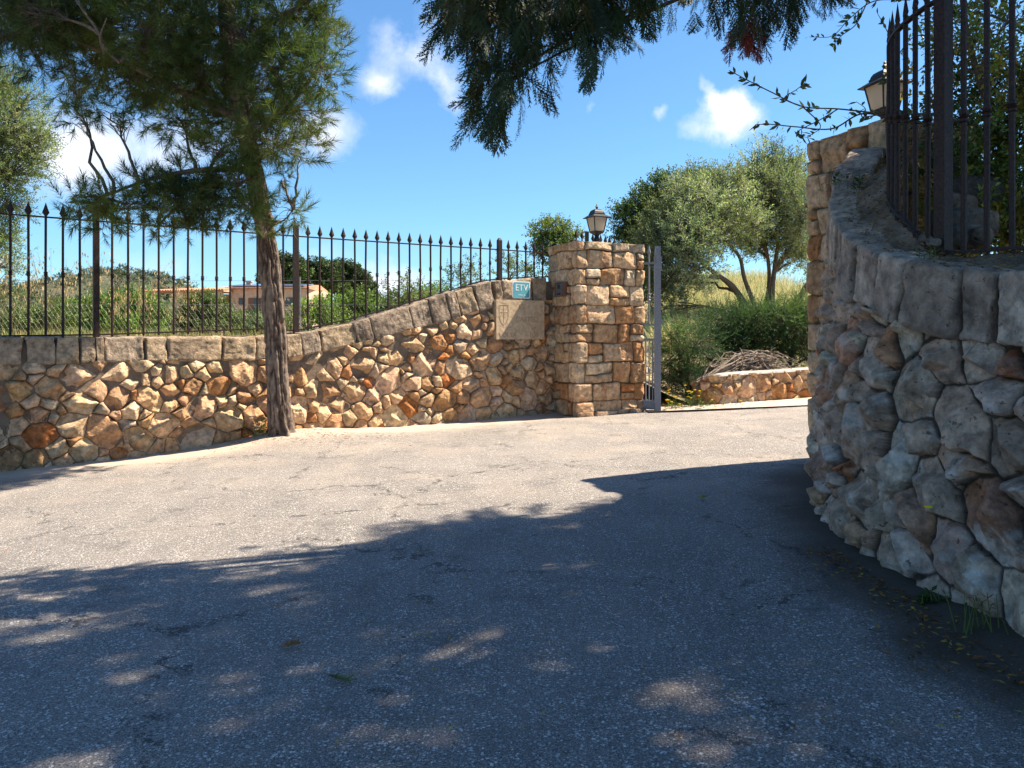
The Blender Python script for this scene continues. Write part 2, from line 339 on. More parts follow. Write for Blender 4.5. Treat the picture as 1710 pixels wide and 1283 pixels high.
# ------------------------------------------------------------------ ground heights
def G(x, y):
    x = np.asarray(x, float); y = np.asarray(y, float)
    return (.04 * np.clip(x, -7, 9) + .006 * y + .09 * np.exp(-(((x + 2.05) / .9) ** 2 + ((y - 8.0) / .6) ** 2)) + .03 * np.exp(-(((x + 2.3) / .35) ** 2 + ((y - 7.8) / .3) ** 2)))
def pt(px, py, Y):       # a point at depth Y seen at photo pixel (px, py)
    return np.array([(px - 855.) / FPX * Y, Y, EYE + (565. - py) / FPX * Y])

# ================================================================== LEFT WALL
FEN = curve([(-6.9, 4.9), (-5.35, 6.02), (-4.23, 6.82), (-3.2, 7.57), (-2.2, 8.26), (-1.2, 8.88), (-.14, 9.5), (.62, 9.98)], 400)
dF = np.gradient(FEN, axis=0); dF /= np.linalg.norm(dF, axis=1)[:, None]
NF = np.stack([dF[:, 1], -dF[:, 0]], 1)             # towards the camera side
FRONT = FEN + NF * .16
def front_at_px(px):
    r = FRONT[:, 0] / FRONT[:, 1] * FPX + 855
    k = np.interp(px, r, np.arange(len(r))); return k
def lerp_i(A, k):
    i = np.clip(np.floor(k).astype(int), 0, len(A) - 2); f = np.asarray(k - i); f = f[..., None] if A.ndim > 1 else f
    return A[i] * (1 - f) + A[i + 1] * f
kk_px = [-500, 0, 200, 440, 500, 570, 630, 700, 760, 800, 830, 870, 920]
top_py = [565, 565, 564, 562, 559, 548, 532, 510, 490, 478, 470, 466, 465]
bot_py = [618, 610, 604, 602, 595, 581, 566, 548, 533, 520, 512, 504, 503]
ks = np.array([front_at_px(p) for p in kk_px]); ks[0] = 0
Yk = lerp_i(FRONT, ks)[:, 1]
idx = np.arange(400)
ZTOP = np.interp(idx, ks, EYE + (565 - np.array(top_py)) / FPX * Yk); ZTOP[idx < ks[1]] = EYE
ZBOT = np.interp(idx, ks, EYE + (565 - np.array(bot_py)) / FPX * Yk); ZBOT[idx < ks[1]] = ZBOT[int(ks[1]) + 1]
SL = np.concatenate([[0], np.cumsum(np.linalg.norm(np.diff(FRONT, axis=0), axis=1))])

PAL_WARM = np.array([(.70, .53, .38), (.66, .47, .31), (.60, .42, .28), (.74, .58, .42), (.58, .37, .22), (.56, .30, .15), (.54, .23, .09), (.55, .46, .36), (.54, .34, .20), (.72, .50, .33)])
PAL_WARM = PAL_WARM * (1.02, .95, .84)
PAL_WW = np.array([3.2, 3, 2.4, 2.6, 1.8, 1.6, .7, 1.2, 1.6, 3]); PAL_WW = PAL_WW / PAL_WW.sum()
PAL_GREY = np.array([(.66, .49, .39), (.72, .57, .47), (.57, .41, .32), (.80, .68, .57), (.66, .43, .31), (.62, .26, .13), (.62, .36, .23)])
PAL_GREY = PAL_GREY * (1.04, .98, .90)
PAL_GW = np.array([3, 3, 2.4, 1.5, 1.6, .9, 1.0]); PAL_GW = PAL_GW / PAL_GW.sum()

def pack(s0, s1, h0, h1, radii, seed, sep_f=.93, tries=9000):
    r_ = np.random.default_rng(seed); P = np.zeros((0, 2)); R = np.zeros(0)
    for r, share in radii:
        n = int(tries * share)
        for k in range(n):
            p = np.array([r_.uniform(s0, s1), r_.uniform(h0, h1)]); rr = r * r_.uniform(.85, 1.2)
            if len(P) == 0 or np.all(np.hypot(*(P - p).T) > (R + rr) * sep_f):
                P = np.vstack([P, p]); R = np.append(R, rr)
    return P, R
def rubble_field(s, h, seeds, radii, seed, gap=.003, wedge=.021, depth=.058, pal=PAL_WARM, pw=PAL_WW, aniso=(.72, 1.42), rust=.25, warp=.010, slope=.5, noise=.010, mortar=(.10, .07, .05), shape=None, step=None, lichen=0.):
    """height and colour for each sample (s, h) of a dry stone face"""
    r_ = np.random.default_rng(seed); n = len(seeds)
    ang = r_.uniform(0, np.pi, n); a = np.exp(r_.uniform(0, math.log(aniso[1]), n) * .5 + .04); ang = np.where(r_.random(n) < .6, r_.normal(0, .45, n), ang)
    sw = s + fbm(P2(s, h), 7, 3, seed) * warp * 1.3 + fbm(P2(s, h), 30, 3, seed + 3) * warp * .45
    hw = h + fbm(P2(s, h, 5.), 7, 3, seed + 7) * warp * 1.3 + fbm(P2(s, h, 9.), 30, 3, seed + 9) * warp * .45
    m = len(s); ID = np.zeros(m, int); E = np.zeros(m)
    ca, sa = np.cos(ang), np.sin(ang)
    for k in range(0, m, 12000):
        dx = sw[k:k + 12000, None] - seeds[:, 0]; dy = hw[k:k + 12000, None] - seeds[:, 1]
        u = (dx * ca + dy * sa) / a; v = (-dx * sa + dy * ca) * a
        d = u * u + v * v - radii ** 2
        i1 = d.argmin(1); d1 = d[np.arange(len(d)), i1]; d[np.arange(len(d)), i1] = 9
        d2 = d.min(1); ID[k:k + 12000] = i1; E[k:k + 12000] = (d2 - d1) / 2
    if shape is not None:
        Eg = E.reshape(shape); g0_, g1_ = np.gradient(Eg); gm = np.hypot(g0_ / step[0], g1_ / step[1]); 
        for _ in range(2): gm = (gm + np.roll(gm, 1, 0) + np.roll(gm, -1, 0) + np.roll(gm, 1, 1) + np.roll(gm, -1, 1)) / 5
        E = (Eg / np.clip(gm, .03, 9)).ravel()
    gapv = gap * (1 + 1.0 * fbm(P2(s, h, 2.), 12, 2, seed + 21))
    wd = np.clip(radii[ID] * .4, .012, wedge); t = np.clip((E - gapv) / wd, 0, 1); prof = 1 - (1 - t) ** 2.4
    px = s - seeds[ID, 0]; py = h - seeds[ID, 1]
    face = np.full(m, 9.)
    for k in range(6):
        gx = r_.normal(0, slope, n); gy = r_.normal(0, slope, n); of = r_.uniform(0.0, .03, n) * (1 if k else .4)
        if k == 0: gx *= .35; gy *= .35; of[:] = 0.008
        face = np.minimum(face, gx[ID] * px + gy[ID] * py + of[ID])
    face = np.clip(face, -.06, .04)
    base = r_.normal(0, .009, n)
    P3 = np.stack([s, h, ID * 3.7], 1)
    rough = r_.uniform(.5, 1.6, n)
    hgt = prof * (depth + face + base[ID]) + prof * rough[ID] * (fbm(P3, 11, 4, seed + 31) * noise * 1.5 + ridged(P3, 26, 3, seed + 41) * noise * .55)
    ci = r_.choice(len(pal), n, p=pw); cols = pal[ci] * r_.uniform(.85, 1.12, (n, 1)) * r_.uniform(.96, 1.04, (n, 3))
    C_ = cols[ID].copy()
    o = sstep(.12, .5, fbm(P3, 7, 4, seed + 51) + (r_.random(n)[ID] - .65) * .7) * rust
    C_ = C_ * (1 - o[:, None]) + np.array([.44, .17, .06]) * o[:, None]
    w = sstep(.1, .5, fbm(P3, 16, 4, seed + 61)) * .3
    C_ = C_ * (1 - w[:, None]) + (C_ * .55) * w[:, None]
    if lichen:
        l_ = (sstep(.05, .4, fbm(P3, 9, 5, seed + 71, .62)) * lichen)[:, None]; C_ = C_ * (1 - l_) + np.array([.84, .78, .70]) * l_
        l_ = (sstep(.2, .45, fbm(P3, 13, 5, seed + 81, .62)) * .6)[:, None]; C_ = C_ * (1 - l_ * .65)
    dk = (1 - sstep(0, .22, t))[:, None] * .9
    C_ = C_ * (1 - dk) + np.array(mortar) * dk
    return hgt, C_, ID, E

def arr_wall(name, B, T, NRM, zb, zt, s, seedargs, ns, nh, fieldargs, mat, parent, seed):
    """B, T: base/top plan curves sampled along; build the displaced face"""
    n = len(s); si = np.linspace(0, s[-1], ns); k = np.interp(si, s, np.arange(n))
    b = lerp_i(B, k); t = lerp_i(T, k); nr = lerp_i(NRM, k); z0 = lerp_i(zb, k); z1 = lerp_i(zt, k)
    v = np.linspace(0, 1, nh)
    Hh = z0[:, None] + (z1 - z0)[:, None] * v; Ss = np.repeat(si[:, None], nh, 1)
    seeds, radii = pack(-.2, s[-1] + .2, Hh.min() - .15, Hh.max() + .15, *seedargs)
    hgt, C_, ID, E = rubble_field(Ss.ravel(), Hh.ravel(), seeds, radii, seed, shape=(ns, nh), step=(s[-1] / (ns - 1), float(np.mean(z1 - z0)) / (nh - 1)), **fieldargs)
    hgt = hgt.reshape(ns, nh) * (.5 + .5 * sstep(.08, .30, Hh - z0[:, None]))
    XY = b[:, None] * (1 - v[None, :, None]) + t[:, None] * v[None, :, None] + nr[:, None] * hgt[..., None]
    V = np.concatenate([XY, Hh[..., None]], -1).reshape(-1, 3)
    F = grid_faces(ns, nh)
    return mk(name, V, F, mat, parent, C_, True)

wallL = thing('stone_wall', 'tan dry stone boundary wall swooping up to the pillar, topped by squared coping, behind the pine', 'stone wall', (-2.0, 8.1, 0))
zb = G(FRONT[:, 0], FRONT[:, 1]) - .10
BASE_L = FRONT - NF * .035
arr_wall('rubble_face', BASE_L + NF * .04, BASE_L, NF, zb, ZBOT + .012, SL, ([(.125, .02), (.095, .08), (.075, .2), (.055, .35), (.038, .35)], 11, .84, 14000), 1250, 185,
         dict(rust=.4, slope=.6, noise=.012), M['stone'], wallL, 101)

def block(c8, n=(14, 8, 8), seed=0, rnd=.16, amp=.012, col=(.35, .3, .25), mb=None, col2=(.2, .16, .13)):
    """roughly dressed stone block: c8 = bottom 4 (front-left, front-right, back-right, back-left) then top 4"""
    c8 = np.asarray(c8, float); Vs = []; Fs = []; off = 0
    nx, ny, nz_ = n
    def face(a, b, fn):
        nonlocal off
        u, v = np.meshgrid(np.linspace(-1, 1, a), np.linspace(-1, 1, b), indexing='ij'); Vs.append(fn(u.ravel(), v.ravel())); Fs.append(grid_faces(a, b) + off); off += a * b
    one = lambda u: np.ones_like(u)
    face(nx, nz_, lambda u, v: np.stack([u, -one(u), v], 1))
    face(ny, nz_, lambda u, v: np.stack([one(u), u, v], 1))
    face(nx, nz_, lambda u, v: np.stack([-u, one(u), v], 1))
    face(ny, nz_, lambda u, v: np.stack([-one(u), -u, v], 1))
    face(nx, ny, lambda u, v: np.stack([u, v, one(u)], 1))
    face(nx, ny, lambda u, v: np.stack([u, -v, -one(u)], 1))
    p = np.concatenate(Vs); F = np.concatenate(Fs)
    L = np.array([np.linalg.norm(c8[1] - c8[0]), np.linalg.norm(c8[3] - c8[0]), np.linalg.norm(c8[4] - c8[0])]) / 2
    q = p * L; r = rnd * L.min() * 2 * .5
    inner = np.clip(q, -(L - r), L - r); d = q - inner; dn = np.linalg.norm(d, axis=1)[:, None]
    q = inner + np.where(dn > 1e-9, d / (dn + 1e-9) * r, 0)
    nrm = d / (dn + 1e-9)
    sh = np.array([seed * 3.3, seed * 1.7, seed * 5.1])
    q = q + nrm * (fbm(q + sh, 6, 4, seed)[:, None] * amp * 1.6 + ridged(q + sh, 18, 3, seed + 5)[:, None] * amp * .4)
    q[:, 0] += fbm(q * (0, 1, 1) + sh, 5, 2, seed + 2) * amp * 1.2
    t = (q / L + 1) / 2
    x, y, z = t[:, :1], t[:, 1:2], t[:, 2:]
    W_ = (c8[0] * (1 - x) * (1 - y) + c8[1] * x * (1 - y) + c8[2] * x * y + c8[3] * (1 - x) * y) * (1 - z) + (c8[4] * (1 - x) * (1 - y) + c8[5] * x * (1 - y) + c8[6] * x * y + c8[7] * (1 - x) * y) * z
    m = sstep(-.1, .45, fbm(q + sh, 5, 4, seed + 8))[:, None]
    C_ = np.array(col) * (1 - m * .8) + np.array(col2) * m * .8
    li = sstep(.25, .45, fbm(q + sh, 14, 4, seed + 12))[:, None]
    C_ = C_ * (1 - li * .35) + np.array(col) * 1.35 * li * .35
    return W_, F, C_
def coping(name, cur, nrm, zt, zbot, ks_list, depth, mat, parent, seed, cols, amp=.015, n=(40, 14, 26), lean=None):
    r_ = random.Random(seed)
    for i in range(len(ks_list) - 1):
        a, b = ks_list[i], ks_list[i + 1]
        pa, pb = lerp_i(cur, np.array(a)), lerp_i(cur, np.array(b)); na, nb = lerp_i(nrm, np.array(a)), lerp_i(nrm, np.array(b))
        g = (pb - pa); L = np.linalg.norm(g); g = g / L * (.007 if seed == 5 else .014)
        pa = pa + g; pb = pb - g
        za, zb_ = float(lerp_i(zt, np.array(a))), float(lerp_i(zt, np.array(b))); ba, bb = float(lerp_i(zbot, np.array(a))), float(lerp_i(zbot, np.array(b)))
        j = r_.uniform(-.008, .012); f = r_.uniform(.005, .03)
        # lean block ends square to the slope
        sl_ = (za - zb_) / L
        dv = (pb - pa) / L * sl_ * (za - ba)
        pa_f, pb_f = pa + na * f, pb + nb * f
        c8 = [(*pa_f, ba), (*pb_f, bb), (*(pb - nb * depth), bb), (*(pa - na * depth), ba),
              (*(pa_f + dv), za + j), (*(pb_f + dv), zb_ + j), (*(pb - nb * depth + dv), zb_ + j), (*(pa - na * depth + dv), za + j)]
        c, c2 = r_.choice(cols); k = r_.uniform(.85, 1.15)
        V, F, C_ = block(c8, n, seed * 50 + i, .17, amp, [x * k for x in c], None, [x * k for x in c2])
        mk('coping_stone', V, F, mat, parent, C_, True)
bp_px = [-560, -470, -400, -310, -250, -170, -100, -40, 40, 93, 132, 157, 174, 242, 280, 372, 427, 478, 505, 538, 596, 625, 692, 726, 755, 770, 800, 829, 841, 890, 914]
kl = [front_at_px(p) if p > -300 else None for p in bp_px]
r0 = FRONT[:, 0] / FRONT[:, 1] * FPX + 855
kl = [float(np.interp(p, r0, np.arange(400))) for p in bp_px]
kl = [k for k in kl if k > 0]
COLS_L = [((.43, .32, .215), (.24, .18, .13)), ((.46, .35, .25), (.28, .21, .15)), ((.36, .28, .21), (.20, .155, .12)), ((.49, .37, .25), (.33, .24, .15))]
coping('c', FRONT, NF, ZTOP, ZBOT, kl, .33, M['coping'], wallL, 5, COLS_L)
# earth and mortar core behind the face up to the coping
mb = MB(); kk = np.arange(0, 400, 4)
Vc = []
for k in kk:
    f = FRONT[k] - NF[k] * .02; b_ = FRONT[k] - NF[k] * .36; zt_ = ZTOP[k] - .035; z_ = G(*FRONT[k]) - .2
    Vc += [(*f, z_), (*f, ZBOT[k] + .02), (*(FRONT[k] - NF[k] * .06), zt_), (*b_, zt_), (*b_, z_)]
mk('mortar_core', np.array(Vc), grid_faces(len(kk), 5), M['soil'], wallL, np.tile((.2, .15, .11), (len(Vc), 1)))

# ================================================================== PILLARS
def pillar(name, A, ux, uy, wx, wy, z0, z1, seed, parent, pal, pw, gap=.003, res=.0085, rows=(.17, .25), rust=.5, mat=None, wid=(.20, .40), topcol=(.4, .33, .25)):
    """A: front-left corner, ux along the front, uy into depth"""
    A = np.array(A, float); ux = np.array(ux, float); uy = np.array(uy, float); r_ = np.random.default_rng(seed)
    Ls = [wx, wy, wx, wy]; c = np.cumsum([0] + Ls); Lt = c[-1]
    ns = int(Lt / res); nh = int((z1 - z0) / res)
    s = np.linspace(0, Lt, ns, endpoint=False); h = np.linspace(z0, z1, nh)
    dirs = [ux, uy, -ux, -uy]; nr = [-uy, ux, uy, -ux]
    cor = [A, A + ux * wx, A + ux * wx + uy * wy, A + uy * wy]
    side = np.searchsorted(c, s, side='right') - 1; side = np.clip(side, 0, 3); loc = s - c[side]
    D = np.array(dirs)[side]; Nn = np.array(nr)[side].astype(float); base = np.array(cor)[side] + D * loc[:, None]
    rr = .05
    for i in range(len(s)):          # blend normals at corners and round off
        l = loc[i]; L_ = Ls[side[i]]
        if l < rr: q = (1 - l / rr) * .5; n2 = np.array(nr[(side[i] - 1) % 4])
        elif L_ - l < rr: q = (1 - (L_ - l) / rr) * .5; n2 = np.array(nr[(side[i] + 1) % 4])
        else: continue
        Nn[i] = Nn[i] * (1 - q) + n2 * q; Nn[i] /= np.linalg.norm(Nn[i]); base[i] -= Nn[i] * q * q * 4 * .022
    S_, H_ = np.meshgrid(s, h, indexing='ij'); m = S_.size
    Sw = (S_ + (fbm(P2(S_.ravel(), H_.ravel()), 5, 3, seed) * .016 + fbm(P2(S_.ravel(), H_.ravel(), 3.), 28, 3, seed + 2) * .006).reshape(S_.shape)) % Lt
    Hw = H_ + (fbm(P2(S_.ravel(), H_.ravel(), 8.), 4, 3, seed + 4) * .026 + fbm(P2(S_.ravel(), H_.ravel(), 6.), 28, 3, seed + 6) * .006).reshape(S_.shape)
    E = np.full(S_.shape, -1.); ID = np.zeros(S_.shape, int); CX = []; nid = 0
    z = z0 - .1
    while z < z1 + .1:
        rh = r_.uniform(*rows); 
        if z + rh > z1 - .05 and z < z1: rh = z1 + .02 - z
        joints = []
        for q in range(4):
            a, b = c[q] + r_.uniform(.10, .24), c[q + 1] - r_.uniform(.08, .22); joints.append(a); x = a
            while x < b - wid[0]:
                x += r_.uniform(*wid)
                if x < b - .07: joints.append(x)
            joints.append(b)
        joints = np.array(sorted(joints))
        row = (Hw >= z) & (Hw < z + rh)
        k = np.searchsorted(joints, Sw) - 1
        for j in range(len(joints)):
            j0 = joints[j]; j1 = joints[(j + 1) % len(joints)]
            sel = row & (k == (j if j < len(joints) - 1 else len(joints) - 1))
            if j == len(joints) - 1: sel = row & ((k == j) | (k == -1)); j1 = joints[0] + Lt
            if not sel.any(): continue
            w_ = j1 - j0; sv = Sw[sel]; sv = np.where(sv < j0 - 1e-6, sv + Lt, sv); hv = Hw[sel]
            zs = [z, z + rh]
            corner = any(j0 < cc < j1 for cc in c[:5]) 
            if r_.random() < (.35 if w_ < .26 and not corner else .08) and rh > .09: zs = [z, z + rh * r_.uniform(.4, .62), z + rh]
            for q in range(len(zs) - 1):
                s2 = (hv >= zs[q]) & (hv < zs[q + 1] + 1e-9)
                tl = r_.uniform(-.12, .12)
                dx = np.minimum(sv[s2] - j0, j1 - sv[s2]) + 0 * tl; dz = np.minimum(hv[s2] - zs[q], zs[q + 1] - hv[s2])
                R = min(.028, (zs[q + 1] - zs[q]) * .3)
                qx = R - dx; qz = R - dz
                e = np.where((qx > 0) & (qz > 0), R - np.hypot(qx, qz), np.minimum(dx, dz))
                ii = np.argwhere(sel)[s2]; E[ii[:, 0], ii[:, 1]] = e; ID[ii[:, 0], ii[:, 1]] = nid
                CX.append(((j0 + j1) / 2, (zs[q] + zs[q + 1]) / 2)); nid += 1
        z += rh
    E = E.ravel(); ID = ID.ravel(); CX = np.array(CX); s_f = S_.ravel(); h_f = H_.ravel()
    t = np.clip((E - gap) / .017, 0, 1); prof = 1 - (1 - t) ** 2.6
    px = s_f - CX[ID, 0]; px = np.where(np.abs(px) > Lt / 2, px - np.sign(px) * Lt, px); py = h_f - CX[ID, 1]
    face = np.full(m, 9.)
    for k in range(3):
        gx = r_.normal(0, .16 if k else .05, nid); gy = r_.normal(0, .22 if k else .07, nid); of = r_.uniform(.004, .02, nid)
        face = np.minimum(face, gx[ID] * px + gy[ID] * py + of[ID])
    P3 = np.stack([s_f, h_f, ID * 2.9], 1)
    hgt = prof * (.032 + np.clip(face, -.03, .03) + r_.normal(0, .005, nid)[ID]) + prof * (fbm(P3, 13, 4, seed + 9) * .009 + ridged(P3, 30, 3, seed + 11) * .0035)
    ci = r_.choice(len(pal), nid, p=pw); C_ = (pal[ci] * r_.uniform(.88, 1.12, (nid, 1)))[ID]
    o = sstep(.1, .5, fbm(P3, 8, 4, seed + 15) + (r_.random(nid)[ID] - .6) * .7)[:, None] * rust
    C_ = C_ * (1 - o) + np.array([.45, .18, .065]) * o
    w = sstep(.15, .5, fbm(P3, 18, 4, seed + 16))[:, None] * .28; C_ = C_ * (1 - w * .45)
    dk = (1 - sstep(0, .3, t))[:, None] * .85; C_ = C_ * (1 - dk) + np.array([.12, .085, .06]) * dk
    XY = (base - Nn * .03)[:, None] + Nn[:, None] * hgt.reshape(ns, nh, 1)
    V = np.concatenate([XY, H_[..., None]], -1).reshape(-1, 3); F = grid_faces(ns, nh)
    wrap = np.stack([(ns - 1) * nh + np.arange(nh - 1), (ns - 1) * nh + np.arange(1, nh), np.arange(1, nh), np.arange(nh - 1)], 1)[:, ::-1]
    wrap = wrap[:, ::-1]
    F = np.concatenate([F, wrap])
    # rough top
    g = 24; u, v = np.meshgrid(np.linspace(0, 1, g), np.linspace(0, 1, g), indexing='ij')
    TP = A + ux * (u.ravel() * wx)[:, None] + uy * (v.ravel() * wy)[:, None]
    zt_ = z1 - .015 + .03 * np.minimum(1, 6 * np.minimum(np.minimum(u, 1 - u), np.minimum(v, 1 - v))).ravel() + fbm(P2(u.ravel(), v.ravel()), 8, 3, seed) * .012
    o_ = mk('masonry', V, F, mat or M['stone'], parent, C_, True)
    mk('cap', np.concatenate([TP, zt_[:, None]], 1), grid_faces(g, g)[:, ::-1], M['coping'], parent, np.tile(topcol, (g * g, 1)) * (1 + .3 * fbm(P2(u.ravel(), v.ravel()), 6, 3, 3))[:, None], True)
    return o_
PA = np.array([.74, 9.2]); PUX = np.array([.914, .407]); PUY = np.array([-.407, .914])
pilL = thing('gate_pillar', 'square pillar of warm tan and orange stone blocks carrying a lantern, at the end of the swooping wall', 'gate pillar', (1.03, 9.75, 0), 'pillars either side of the gateway')
pillar('p', PA, PUX, PUY, .94, .74, -.06, 2.125, 31, pilL, PAL_WARM, PAL_WW)
# footing stones
r_ = random.Random(4)
for (u, w_, d) in [(.02, .2, .0), (.25, .28, .02), (.55, .14, .0), (.71, .2, .01)]:
    p = PA + PUX * u - PUY * (.03 + d); q = p + PUX * w_; zz = float(G(*p))
    V, F, C_ = block([(*p, zz - .05), (*q, zz - .05), (*(q + PUY * .15), zz - .05), (*(p + PUY * .15), zz - .05), (*p, zz + .05), (*q, zz + .055), (*(q + PUY * .15), zz + .05), (*(p + PUY * .15), zz + .05)], (12, 6, 6), int(u * 100), .3, .012, (.5, .36, .25), None, (.36, .22, .13))
    mk('footing_stone', V, F, M['stone'], pilL, C_, True)

QA = np.array([2.12, 5.75]); QD = np.array([.336, -.942]); QN = np.array([.942, .336])
pilR = thing('gate_pillar', 'taller stone gate pillar rising behind the near curved wall on the right', 'gate pillar', (2.62, 5.53, 0), 'pillars either side of the gateway')
pillar('p', QA, QD, QN, .76, .80, -.02, 2.40, 57, pilR, PAL_WARM * .93, PAL_WW, rows=(.15, .26), rust=.3, wid=(.2, .36))

# ================================================================== RIGHT WALL
TC = [(2.6, 1.5), (2.15, 1.9), (1.86, 2.3), (1.70, 2.72), (1.60, 3.0), (1.54, 3.2), (1.53, 3.5), (1.56, 3.8), (1.63, 4.0), (1.73, 4.3), (1.86, 4.6), (2.05, 4.95), (2.20, 5.18), (2.34, 5.36)]
TZ = [1.22, 1.21, 1.21, 1.22, 1.262, 1.308, 1.39, 1.50, 1.586, 1.71, 1.85, 2.02, 2.15, 2.24]
BZ = [.97, .97, .97, .975, 1.01, 1.065, 1.15, 1.24, 1.31, 1.42, 1.55, 1.72, 1.86, 1.95]
BC = [(2.35, 1.1), (1.88, 1.5), (1.62, 1.98), (1.50, 2.36), (1.47, 2.62), (1.44, 2.86), (1.43, 3.2), (1.44, 3.6), (1.50, 3.95), (1.59, 4.3), (1.72, 4.62), (1.92, 4.98), (2.11, 5.26), (2.29, 5.46)]
nT = 300
TCc = curve([(x, y, z) for (x, y), z in zip(TC, TZ)], nT); BCc = curve([(x, y, z) for (x, y), z in zip(BC, BZ)], nT)
Txy, Tz, Bxy, Bz = TCc[:, :2], TCc[:, 2], BCc[:, :2], BCc[:, 2]
dT = np.gradient(Txy, axis=0); dT /= np.linalg.norm(dT, axis=1)[:, None]; NT = np.stack([-dT[:, 1], dT[:, 0]], 1)   # outward, to the road
ST = np.concatenate([[0], np.cumsum(np.linalg.norm(np.diff((Txy + Bxy) / 2, axis=0), axis=1))])
wallR = thing('stone_wall', 'near curved wall of big grey weathered boulders in shade, rising along the right edge', 'stone wall', (1.6, 3.3, 0))
arr_wall('rubble_face', Bxy - NT * .05, Txy - NT * .055, NT, G(Bxy[:, 0], Bxy[:, 1]) - .08, Bz + .015, ST, ([(.135, .04), (.105, .12), (.08, .28), (.058, .34), (.04, .22)], 29, .84, 7000), 1200, 320,
         dict(pal=PAL_GREY, pw=PAL_GW, gap=.0055, wedge=.026, depth=.075, rust=.4, warp=.013, slope=.8, noise=.010, lichen=.65, mortar=(.06, .045, .035), aniso=(.7, 1.55)), M['grey_stone'], wallR, 77)
rT = Txy[:, 0] / Txy[:, 1] * FPX + 855
kR = [4, 30]; near = np.arange(60, 170)
for p in (1800, 1722, 1655, 1598, 1503, 1462, 1425): kR.append(float(np.interp(-p, -rT[40:200], np.arange(40, 200))))
kR += [kR[-1] + d for d in (14, 29, 45, 62, 78, 95, 110)]
kR = sorted(k for k in kR if k < 298); kR = [k for i, k in enumerate(kR) if i == 0 or k - kR[i - 1] > 4] + [297]
COLS_R = [((.60, .46, .36), (.36, .27, .21)), ((.65, .51, .40), (.42, .31, .245)), ((.54, .41, .32), (.33, .25, .195))]
coping('c', Txy, NT, Tz, Bz, kR, .20, M['grey_stone'], wallR, 9, COLS_R, .013, (44, 18, 48))

# fence line on the right wall, with its own rise
RF = [(2.75, 2.35), (2.30, 2.68), (1.93, 3.0), (1.76, 3.25), (1.735, 3.5), (1.77, 3.72), (1.88, 3.97), (2.035, 4.3), (2.225, 4.7), (2.36, 4.98), (2.42, 5.1)]
RZ = [1.30, 1.31, 1.33, 1.345, 1.50, 1.62, 1.77, 1.93, 2.02, 2.10, 2.16]
RFc = curve([(x, y, z) for (x, y), z in zip(RF, RZ)], 260)
def soil_right():
    V = []; rows = []
    n = 150; t = np.linspace(0, 1, n)
    for k in range(n):
        i = t[k] * (nT - 1); a = lerp_i(Txy, np.array(i)); za = float(lerp_i(Tz, np.array(i)))
        # matching point on the fence line
        j = int(np.argmin(np.hypot(RFc[:, 0] - a[0], RFc[:, 1] - a[1]))); 
        nr = lerp_i(NT, np.array(i)); rows.append((a, za, nr, j))
    J = np.array([r[3] for r in rows], float)
    J = np.maximum.accumulate(J); ker = np.ones(9) / 9; Jp = np.pad(J, 4, 'edge'); J = np.convolve(Jp, ker, 'valid')
    W_ = np.concatenate([np.linspace(0, 1, 30), 1 + np.linspace(.02, 1, 40) ** 1.4])
    P = np.zeros((n, len(W_), 3))
    for k, (a, za, nr, _) in enumerate(rows):
        f = lerp_i(RFc, np.array(J[k])); a3 = np.array([*(a - nr * .03), za - .02])
        out = np.array([7.5, .5 + 10. * k / n, 1.9])
        for q, w in enumerate(W_):
            P[k, q] = (0, 0, -.9 * min(1., max(0., w - 1) * 22)) + np.array(a3 * (1 - w) + f * w if w <= 1 else f * (2 - w) + out * (w - 1))
    P = P.reshape(-1, 3); P[:, 2] += fbm(P, 9, 4, 5) * .022 - .01 + fbm(P, 30, 3, 6) * .006
    c = np.array([.23, .17, .12]) * (1 + .8 * fbm(P, 14, 4, 8))[:, None]
    return mk('soil', P, grid_faces(n, len(W_)), M['soil'], None, c, True)
tag(soil_right(), 'dark earth and needle litter on top of the near right wall under the railing', 'soil', None, 'structure')

# ================================================================== ROAD AND LAND
def road():
    xs = np.concatenate([np.linspace(-40, -7, 20)[:-1], np.arange(-7, 7, .055), np.linspace(7, 40, 20)])
    ys = np.concatenate([np.linspace(-25, 0, 12)[:-1], np.arange(0, 12.5, .055), np.linspace(12.5, 20, 6)])
    X, Y = np.meshgrid(xs, ys, indexing='ij'); X = X.ravel(); Y = Y.ravel()
    Z = G(X, Y) + fbm(P2(X, Y), .8, 3, 3) * .012 + fbm(P2(X, Y), 5, 3, 4) * .003
    # distance to left wall and right wall
    def dist(cur):
        d = np.full(len(X), 9.)
        for c in cur[::6]: d = np.minimum(d, np.hypot(X - c[0], Y - c[1]))
        return d
    dl = dist(FRONT); dr = dist(Bxy)
    n = fbm(P2(X, Y), 3, 4, 9)
    dust = (1 - sstep(.12, .75, dl + n * .25)) * .95 + .25 * sstep(-.2, .5, n) * sstep(3.2, 6, Y) + .12 * sstep(4, 9, Y)
    Z += (1 - sstep(0, .35, dl)) * .02 + (1 - sstep(.0, .25, dr)) * .025 + (1 - sstep(0, .3, dl)) * fbm(P2(X, Y), 12, 3, 5) * .012
    dirt = (1 - sstep(.02, .42, dr + n * .2 - .12 * sstep(3.1, 2.3, Y) - .03)) * .95
    # worn hollow in the asphalt
    return mk('road', np.stack([X, Y, Z], 1), grid_faces(len(xs), len(ys))[:, ::-1], M['road'], None, np.stack([np.clip(dust, 0, 1), np.clip(dirt, 0, 1), 0 * X], 1), True)
rd = road(); tag(rd, 'worn pale asphalt road with dusty edges', 'road', None, 'structure')
